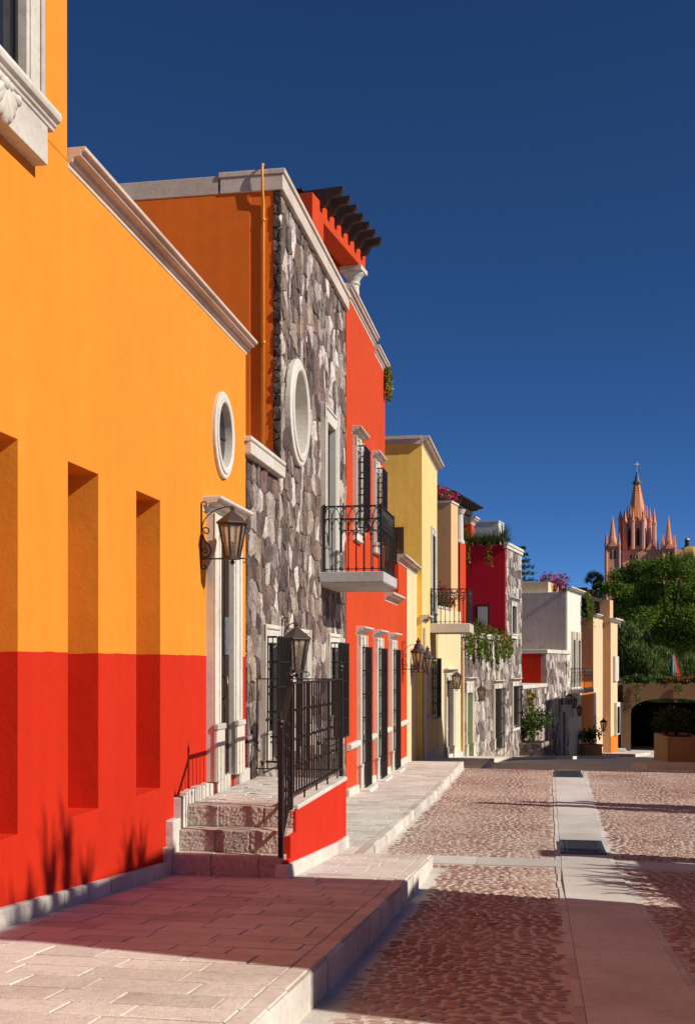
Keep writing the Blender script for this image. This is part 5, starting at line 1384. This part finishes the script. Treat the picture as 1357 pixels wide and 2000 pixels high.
# smooth strip down the middle, in slabs, and the band across
mb = MB(); y = -12.0; rg = random.Random(5)
cuts = [-12, -8, -4, 0, 3.2, 6.1, 8.8, 11.4, 14.0, 14.7, 17.6, 20.5, 23.5, 26.5, 29.3, 31.9]
for a, b_ in zip(cuts, cuts[1:]):
    g = .004
    mb.hexa([(lerpx(SL, a), a + g, zr(a) - .05), (lerpx(SR, a), a + g, zr(a) - .05), (lerpx(SR, b_), b_ - g, zr(b_) - .05), (lerpx(SL, b_), b_ - g, zr(b_) - .05)],
            [(lerpx(SL, a), a + g, zr(a) + .016), (lerpx(SR, a), a + g, zr(a) + .016), (lerpx(SR, b_), b_ - g, zr(b_) + .016), (lerpx(SL, b_), b_ - g, zr(b_) + .016)])
for x0_, x1_ in ((-1.9, -.8), (-.795, .25), (.945, 2.0), (2.005, 3.1), (3.105, 4.2)):
    mb.hexa([(x0_, 14.05, zr(14.05) - .05), (x1_, 14.05, zr(14.05) - .05), (x1_, 14.7, zr(14.7) - .05), (x0_, 14.7, zr(14.7) - .05)], [(x0_, 14.05, zr(14.05) + .018), (x1_, 14.05, zr(14.05) + .018), (x1_, 14.7, zr(14.7) + .018), (x0_, 14.7, zr(14.7) + .018)])
# thin edging stones along the strip
for side, tab in ((-1, SL), (1, SR)):
    y = 3.0
    while y < 31.5:
        L = rg.uniform(.5, .9); y1 = min(y + L, 31.6); x = lambda q: lerpx(tab, q) + side * .004; w = side * rg.uniform(.05, .07)
        p = [(x(y), y + .01), (x(y) + w, y + .01), (x(y1) + w, y1 - .01), (x(y1), y1 - .01)]
        if side < 0: p = [p[1], p[0], p[3], p[2]]
        mb.hexa([(a, b_, zr(b_) - .05) for a, b_ in p], [(a, b_, zr(b_) + .012) for a, b_ in p]); y = y1
tag(mb.build('drain_strip', M['concrete'], fix=False), kind='structure')
# grates
def grate(label, px0, px1, y0, y1):
    ya = 0
    def gp(px, py):
        d = ray(px, py); t = .001
        for _ in range(60):
            y = d.y * t; t = zr(y) / d.z if d.z < 0 else t
        return d * t
    a = gp(px0, y1); b_ = gp(px1, y1); c = gp(px0 + 3, y0)
    yA, yB = a.y, c.y; zA, zB = zr(yA) + .018, zr(yB) + .018
    e = empty('drain_grate', (a.x, yA, zA), 0, label, 'drain grate', 'grates in the middle strip')
    w = b_.x - a.x; L = yB - yA; dz = zB - zA
    f = MB(); P = lambda x, y, h: (x, y, dz * y / L + h)
    def sl(mb, x0, x1, y0, y1, h0, h1): mb.hexa([P(x0, y0, h0), P(x1, y0, h0), P(x1, y1, h0), P(x0, y1, h0)], [P(x0, y0, h1), P(x1, y0, h1), P(x1, y1, h1), P(x0, y1, h1)])
    sl(f, 0, .05, 0, L, 0, .022); sl(f, w - .05, w, 0, L, 0, .022); sl(f, .05, w - .05, 0, .05, 0, .022); sl(f, .05, w - .05, L - .05, L, 0, .022)
    sl(f, w * .14, w * .14 + .02, .05, L - .05, 0, .02); sl(f, w * .86, w * .86 + .02, .05, L - .05, 0, .02)
    f.build('frame', steel, e)
    k = MB(); sl(k, .04, w - .04, .04, L - .04, .0, .004); k.build('pit', darkpit, e)
    s_ = MB(); n = max(5, int(L / .06))
    for q in range(1, n): sl(s_, .05, w - .05, .05 + (L - .1) * q / n - .012, .05 + (L - .1) * q / n + .012, .005, .017)
    s_.build('bars', steel, e)
steel = plain('grate_steel', (.085, .095, .10), .45, .5, .6); darkpit = plain('pit_dark', (.02, .02, .022), .9, .1)
grate('dark steel drain grate across the strip, partly in shadow, nearer', 1094, 1183, 1645, 1670)
grate('smaller-looking drain grate at the far end of the strip', 1083, 1138, 1507, 1519)

def slabs(mb, x0f, x1f, ya, yb, d, l, z, rg, sink=.06, rot=False):
    y = ya
    while y < yb - .02:
        dy = rg.uniform(*d); y1 = min(y + dy, yb); 
        if yb - y1 < .08: y1 = yb
        x0, x1 = x0f(y), x1f(y); x = x0 - rg.uniform(0, l[0])
        while x < x1 - .02:
            L = rg.uniform(*l); a, b_ = max(x, x0), min(x + L, x1)
            if x1 - b_ < .08: b_ = x1
            if b_ - a > .04:
                q = rg.uniform(-.002, .002); g = rg.uniform(.004, .008); gy = rg.uniform(.007, .013); j = [rg.uniform(-.004, .004) for _ in range(4)]
                sh = .006
                p = [(a + g + j[0], y + gy + j[1]), (b_ - g + j[1], y + gy + j[2]), (b_ - g + j[2], y1 - gy + j[3]), (a + g + j[3], y1 - gy + j[0])]
                pt = [(p[0][0] + sh, p[0][1] + sh), (p[1][0] - sh, p[1][1] + sh), (p[2][0] - sh, p[2][1] - sh), (p[3][0] + sh, p[3][1] - sh)]
                vs = [(X, Y, z(Y) - sink) for X, Y in p] + [(X, Y, z(Y) - .003 + q) for X, Y in p] + [(X, Y, z(Y) + q + rg.uniform(-.002, .002)) for X, Y in pt]
                mb.add(vs, [(0, 1, 5, 4), (1, 2, 6, 5), (2, 3, 7, 6), (3, 0, 4, 7), (4, 5, 9, 8), (5, 6, 10, 9), (6, 7, 11, 10), (7, 4, 8, 11), (8, 9, 10, 11)])
            x = b_ if b_ == x1 else x + L
        y = y1
    return mb
rg = random.Random(8); mb = MB()
slabs(mb, lambda y: -3.74, lambda y: -1.44, 1.0, 13.75, (.22, .31), (.34, .62), zp, rg)
slabs(mb, lambda y: -3.74, lambda y: -2.30, 13.75, 31.9, (.18, .27), (.3, .55), zp, rg)
mb.cur = 1
yy = [1, 6.5, 10.7, 13.8]
for a, b_ in zip(yy, yy[1:]): mb.hexa([(-3.75, a, zp(a) - .5), (-1.31, a, zp(a) - .5), (-1.31, b_ - .002, zp(b_) - .5), (-3.75, b_ - .002, zp(b_) - .5)], [(-3.75, a, zp(a) - .006), (-1.31, a, zp(a) - .006), (-1.31, b_ - .002, zp(b_) - .006), (-3.75, b_ - .002, zp(b_) - .006)])
yy = [13.8, 23.2, 31.9]
for a, b_ in zip(yy, yy[1:]): mb.hexa([(-3.75, a, zp(a) - .5), (-2.17, a, zp(a) - .5), (-2.17, b_ - .002, zp(b_) - .5), (-3.75, b_ - .002, zp(b_) - .5)], [(-3.75, a, zp(a) - .006), (-2.17, a, zp(a) - .006), (-2.17, b_ - .002, zp(b_) - .006), (-3.75, b_ - .002, zp(b_) - .006)])
tag(mb.build('pavement', [M['paving'], M['joint']], fix=False), kind='structure')
mb = MB(); rg = random.Random(9)
def kerb_run(xo, ya, yb, w, lo, ls=(.42, .62)):
    y = ya
    while y < yb - .02:
        y1 = min(y + rg.uniform(*ls), yb)
        if yb - y1 < .15: y1 = yb
        q = rg.uniform(-.006, .006); r_ = rg.uniform(-.008, .01); g = .004
        b0 = [(xo - w, y + g), (xo + r_, y + g), (xo + r_, y1 - g), (xo - w, y1 - g)]
        vs = [(x, Y, zp(Y) - .6) for x, Y in b0] + [(x, Y, zp(Y) - .02 + q) for x, Y in b0]
        b1 = [(xo - w + .008, y + g + .012), (xo + r_ - .028, y + g + .012), (xo + r_ - .028, y1 - g - .012), (xo - w + .008, y1 - g - .012)]
        vs += [(x, Y, zp(Y) + .004 + q) for x, Y in b1]
        mb.add(vs, [(0, 1, 5, 4), (1, 2, 6, 5), (2, 3, 7, 6), (3, 0, 4, 7), (4, 5, 9, 8), (5, 6, 10, 9), (6, 7, 11, 10), (7, 4, 8, 11), (8, 9, 10, 11)])
        y = y1
kerb_run(-1.30, 1.0, 13.8, .14, 0); kerb_run(-2.15, 14.68, 31.95, .14, 0)
tag(mb.build('kerb', M['cantera'], fix=False), kind='structure')
# far pavements in front of the bent row, stepping down the hill
def far_pave(pts, off, z0, name):
    mb = MB()
    a, b_ = pts
    return mb
mb = MB(); 
def plate(q, zt, th=.5): mb.hexa([(x, y, zt(y) - th) for x, y in q], [(x, y, zt(y)) for x, y in q])
plate([(-3.7, 32.0), (-1.75, 32.0), (-1.6, 36.4), (-3.55, 36.4)], lambda y: -3.05 - .012 * (y - 32))
plate([(-3.7, 36.405), (-1.9, 36.405), (-1.55, 39.7), (-3.4, 39.7)], lambda y: -3.32 - .05 * (y - 36.4))
c6 = lambda n, u: H6.w(n, u, 0)[:2]
plate([c6(-.1, 39.8), c6(1.75, 39.8), c6(1.75, 44.8), c6(-.1, 44.8)], lambda y: zr(y) + .15)
plate([c6(-.1, 44.81), c6(1.6, 44.81), c6(1.6, 52.0), c6(-.1, 52.0)], lambda y: zr(y) + .12)
plate([c6(-.1, 52.01), c6(1.6, 52.01), c6(1.6, 55.5), c6(-.1, 55.5)], lambda y: zr(y) + .15)
cg = lambda n, u: G.w(n, u, 0)[:2]
plate([cg(-.1, 55.8), cg(1.7, 55.8), cg(1.7, 66), cg(-.1, 66)], lambda y: zr(y) + .16)
plate([cg(-.1, 66.05), cg(1.7, 66.05), cg(1.7, 78), cg(-.1, 78)], lambda y: zr(y) + .14)
plate([cg(-.1, 78.05), cg(2.6, 78.05), cg(2.6, 88), cg(-.1, 88)], lambda y: zr(y) + .2)
tag(mb.build('far_pavement', M['cantera'], fix=False), kind='structure')
mb = MB(); isl = [(on_y(1236, 1495, 36.4).x, 36.9), (on_y(1262, 1500, 35.8).x, 35.9), (6.0, 34.6), (7.2, 41.5), (on_y(1250, 1480, 42).x, 42)]
vs = [(x, y, zr(y) - .4) for x, y in isl] + [(x, y, zr(y) + .17) for x, y in isl]; n = 5
mb.add(vs, [tuple(range(n, 2 * n))] + [(k, (k + 1) % n, n + (k + 1) % n, n + k) for k in range(n)])
tag(mb.build('traffic_island', M['cantera'], bevel=.02), kind='structure')
mb = MB(); mb.hexa([(4.2, -14, -3), (5.2, -14, -3), (5.2, 33, -3.6), (4.2, 33, -3.6)], [(4.2, -14, zr(-14) + .15), (5.2, -14, zr(-14) + .15), (5.2, 33, zr(33) + .15), (4.2, 33, zr(33) + .15)])

# ================================================================== the other side of the street (throws the shadows)
XR = 5.2
def right_house(name, label, y0, y1, x0, zt, mat, band, b=0.0, wins=()):
    h = House(name, label, 'house', (x0, y0), b, zr(y0), y0)
    mb = MB(); mb.box(0, 7, y0, y1, zr(y1) - 1.2, zt); h.mk(mb, 'wall', M[mat])
    mb = MB(); mb.box(-.07, 7, y0 - .05, y1 + .05, zt, zt + .10); h.mk(mb, 'coping', M['trim'])
    for (a, b2, c_, d_) in wins:
        mb = MB(); mb.box(-.05, .1, a, b2, c_, d_); o = h.mk(mb, 'window', M['trim'])
        mb = MB(); mb.box(-.06, -.051, a + .15, b2 - .15, c_ + .12, d_ - .15); h.mk(mb, 'pane', M['pane'], o)
    return h
right_house('ochre_house', 'ochre house facing the orange house across the road', 4.75, 8.75, XR, 4.05, 'yellow', 0, 0, [(5.4, 6.6, -.6, 1.4), (7.1, 8.2, -1.6, 1.0)])
for k in range(7):
    tuft('spiky grass plants along the parapet of the ochre house', (XR + .3, 5.25 + k * .33 + (.7 if k > 4 else 0), 4.1), 34, .62 + .35 * (k in (2, 3)), .30, 'grass_tuft', 'grass on the ochre parapet', 200 + k, w=.04)
gwl = House('garden_wall', 'plain garden wall beyond the ochre house', 'garden wall', (XR, 8.8), 0, -2.4)
mb = MB(); mb.box(0, .3, 8.8, 10.4, -3.4, 2.0); gwl.mk(mb, 'wall', M['tan']); mb = MB(); mb.box(-.04, .34, 8.81, 10.45, 2.0, 2.08); gwl.mk(mb, 'coping', M['trim'])
lw = House('low_garden_wall', 'low garden wall with agaves behind', 'garden wall', (XR, 10.8), 0, -2.5)
mb = MB(); mb.box(0, .3, 10.5, 13.7, -3.4, .10); lw.mk(mb, 'wall', M['tan']); mb = MB(); mb.box(-.04, .34, 10.48, 13.74, .10, .18); lw.mk(mb, 'coping', M['trim'])
for k in range(3):
    tuft('large agave behind the low garden wall', (XR + .5, 11.2 + k * .9, -.2), 22, 1.15, 1.0, 'agave', 'agaves behind the low garden wall', 220 + k, 'leaf_blue', .12, 'agave')
gp_ = House('gate_pier', 'square gate pier at the garden entrance', 'gate pier', (XR, 14.15), 0, -2.6)
mb = MB(); mb.box(-.15, .35, 13.85, 14.35, -3.4, .72); gp_.mk(mb, 'shaft', M['tan']); mb = MB(); mb.box(-.22, .42, 13.78, 14.42, .72, .86); gp_.mk(mb, 'cap', M['trim'], bevel=.02)
for k, (y, zt3, xx, rr) in enumerate(((20.9, 1.35, 5.0, .42), (21.5, .85, 5.1, .34), (22.0, -.2, 4.7, .34))):
    hgt = zt3 - zr(y); rgc = random.Random(300 + k)
    e = empty('cypress_tree', (xx, y, zr(y)), 0, 'slim young cypress tree at the far kerb', 'cypress', 'slim cypresses at the far kerb')
    mb = MB(); mb.tube([(0, 0, 0), (.03, .02, hgt * .5), (0, 0, hgt * .95)], [.07, .05, .015], 7); mb.build('trunk', M['bark'], e)
    mb = MB()
    for q in range(2600):
        f = rgc.random(); r_ = rr * (1 - .75 * f) * rgc.random() ** .5; a = rgc.uniform(0, 2 * PI)
        mb.leaf((r_ * math.cos(a), r_ * math.sin(a), hgt * (.22 + .78 * f)), (rgc.gauss(0, .4), rgc.gauss(0, .4), 1), rnd_dir(rgc), .16, .05)
    mb.build('crown', M['leaf_dark'], e, fix=False)
tr1 = [(5.6, 20.6, .6, .5), (5.9, 21.3, 1.0, .5)]
rg = random.Random(77)
right_house('brick_red_house', 'plain terracotta house across from the yellow house', 30.8, 37.2, 5.15, 5.9, 'tan', 0)
right_house('ochre_cottage', 'low ochre cottage across from the rubble front', 38.05, 57.5, 6.15, 1.6, 'peach', 0, B1)
right_house('tall_cream_house', 'tall cream house across from the white house', 58.5, 76.0, 10.0, 4.5, 'cream', 0, B2)

# ================================================================== sky, sun, camera
wd = bpy.data.worlds.new('World'); SC.world = wd; wd.use_nodes = True
nt = wd.node_tree; sk = nt.nodes.new('ShaderNodeTexSky'); sk.sky_type = 'NISHITA'; sk.sun_disc = False
EPS, TEL = .25, .68
el = math.atan2(TEL, math.hypot(1, EPS)); az = math.atan2(1, -EPS)   # azimuth of the sun from +y, clockwise
sk.sun_elevation = el; sk.sun_rotation = az; sk.altitude = 4000; sk.air_density = .5; sk.dust_density = .05; sk.ozone_density = 6
hs_ = nt.nodes.new('ShaderNodeHueSaturation'); hs_.inputs['Saturation'].default_value = 1.10; hs_.inputs['Value'].default_value = 1.0
bg = nt.nodes['Background']; bg.inputs[1].default_value = .115
nt.links.new(sk.outputs[0], hs_.inputs['Color']); nt.links.new(hs_.outputs[0], bg.inputs[0])
sl_ = bpy.data.lights.new('sun', 'SUN'); sl_.energy = 5.0; sl_.angle = math.radians(.53); sl_.color = (1, .945, .86)
so = bpy.data.objects.new('sun', sl_); COL.objects.link(so); so.location = (30, -5, 30)
so.rotation_euler = Vector((-1, EPS, -TEL)).to_track_quat('-Z', 'Y').to_euler()
cd = bpy.data.cameras.new('camera'); co = bpy.data.objects.new('camera', cd); COL.objects.link(co)
cd.sensor_fit = 'VERTICAL'; cd.sensor_height = 24; cd.lens = F * 24 / 2000; cd.shift_y = (HY - 1000) / 2000; cd.clip_end = 6000; cd.clip_start = .05
co.rotation_euler = (PI / 2, 0, TH); SC.camera = co
SC.view_settings.view_transform = 'Standard'; SC.view_settings.look = 'None'; SC.view_settings.exposure = 0; SC.view_settings.gamma = 1
SC.render.engine = 'CYCLES'; SC.cycles.max_bounces = 6; SC.cycles.diffuse_bounces = 3; SC.cycles.transparent_max_bounces = 8; SC.cycles.use_denoising = True
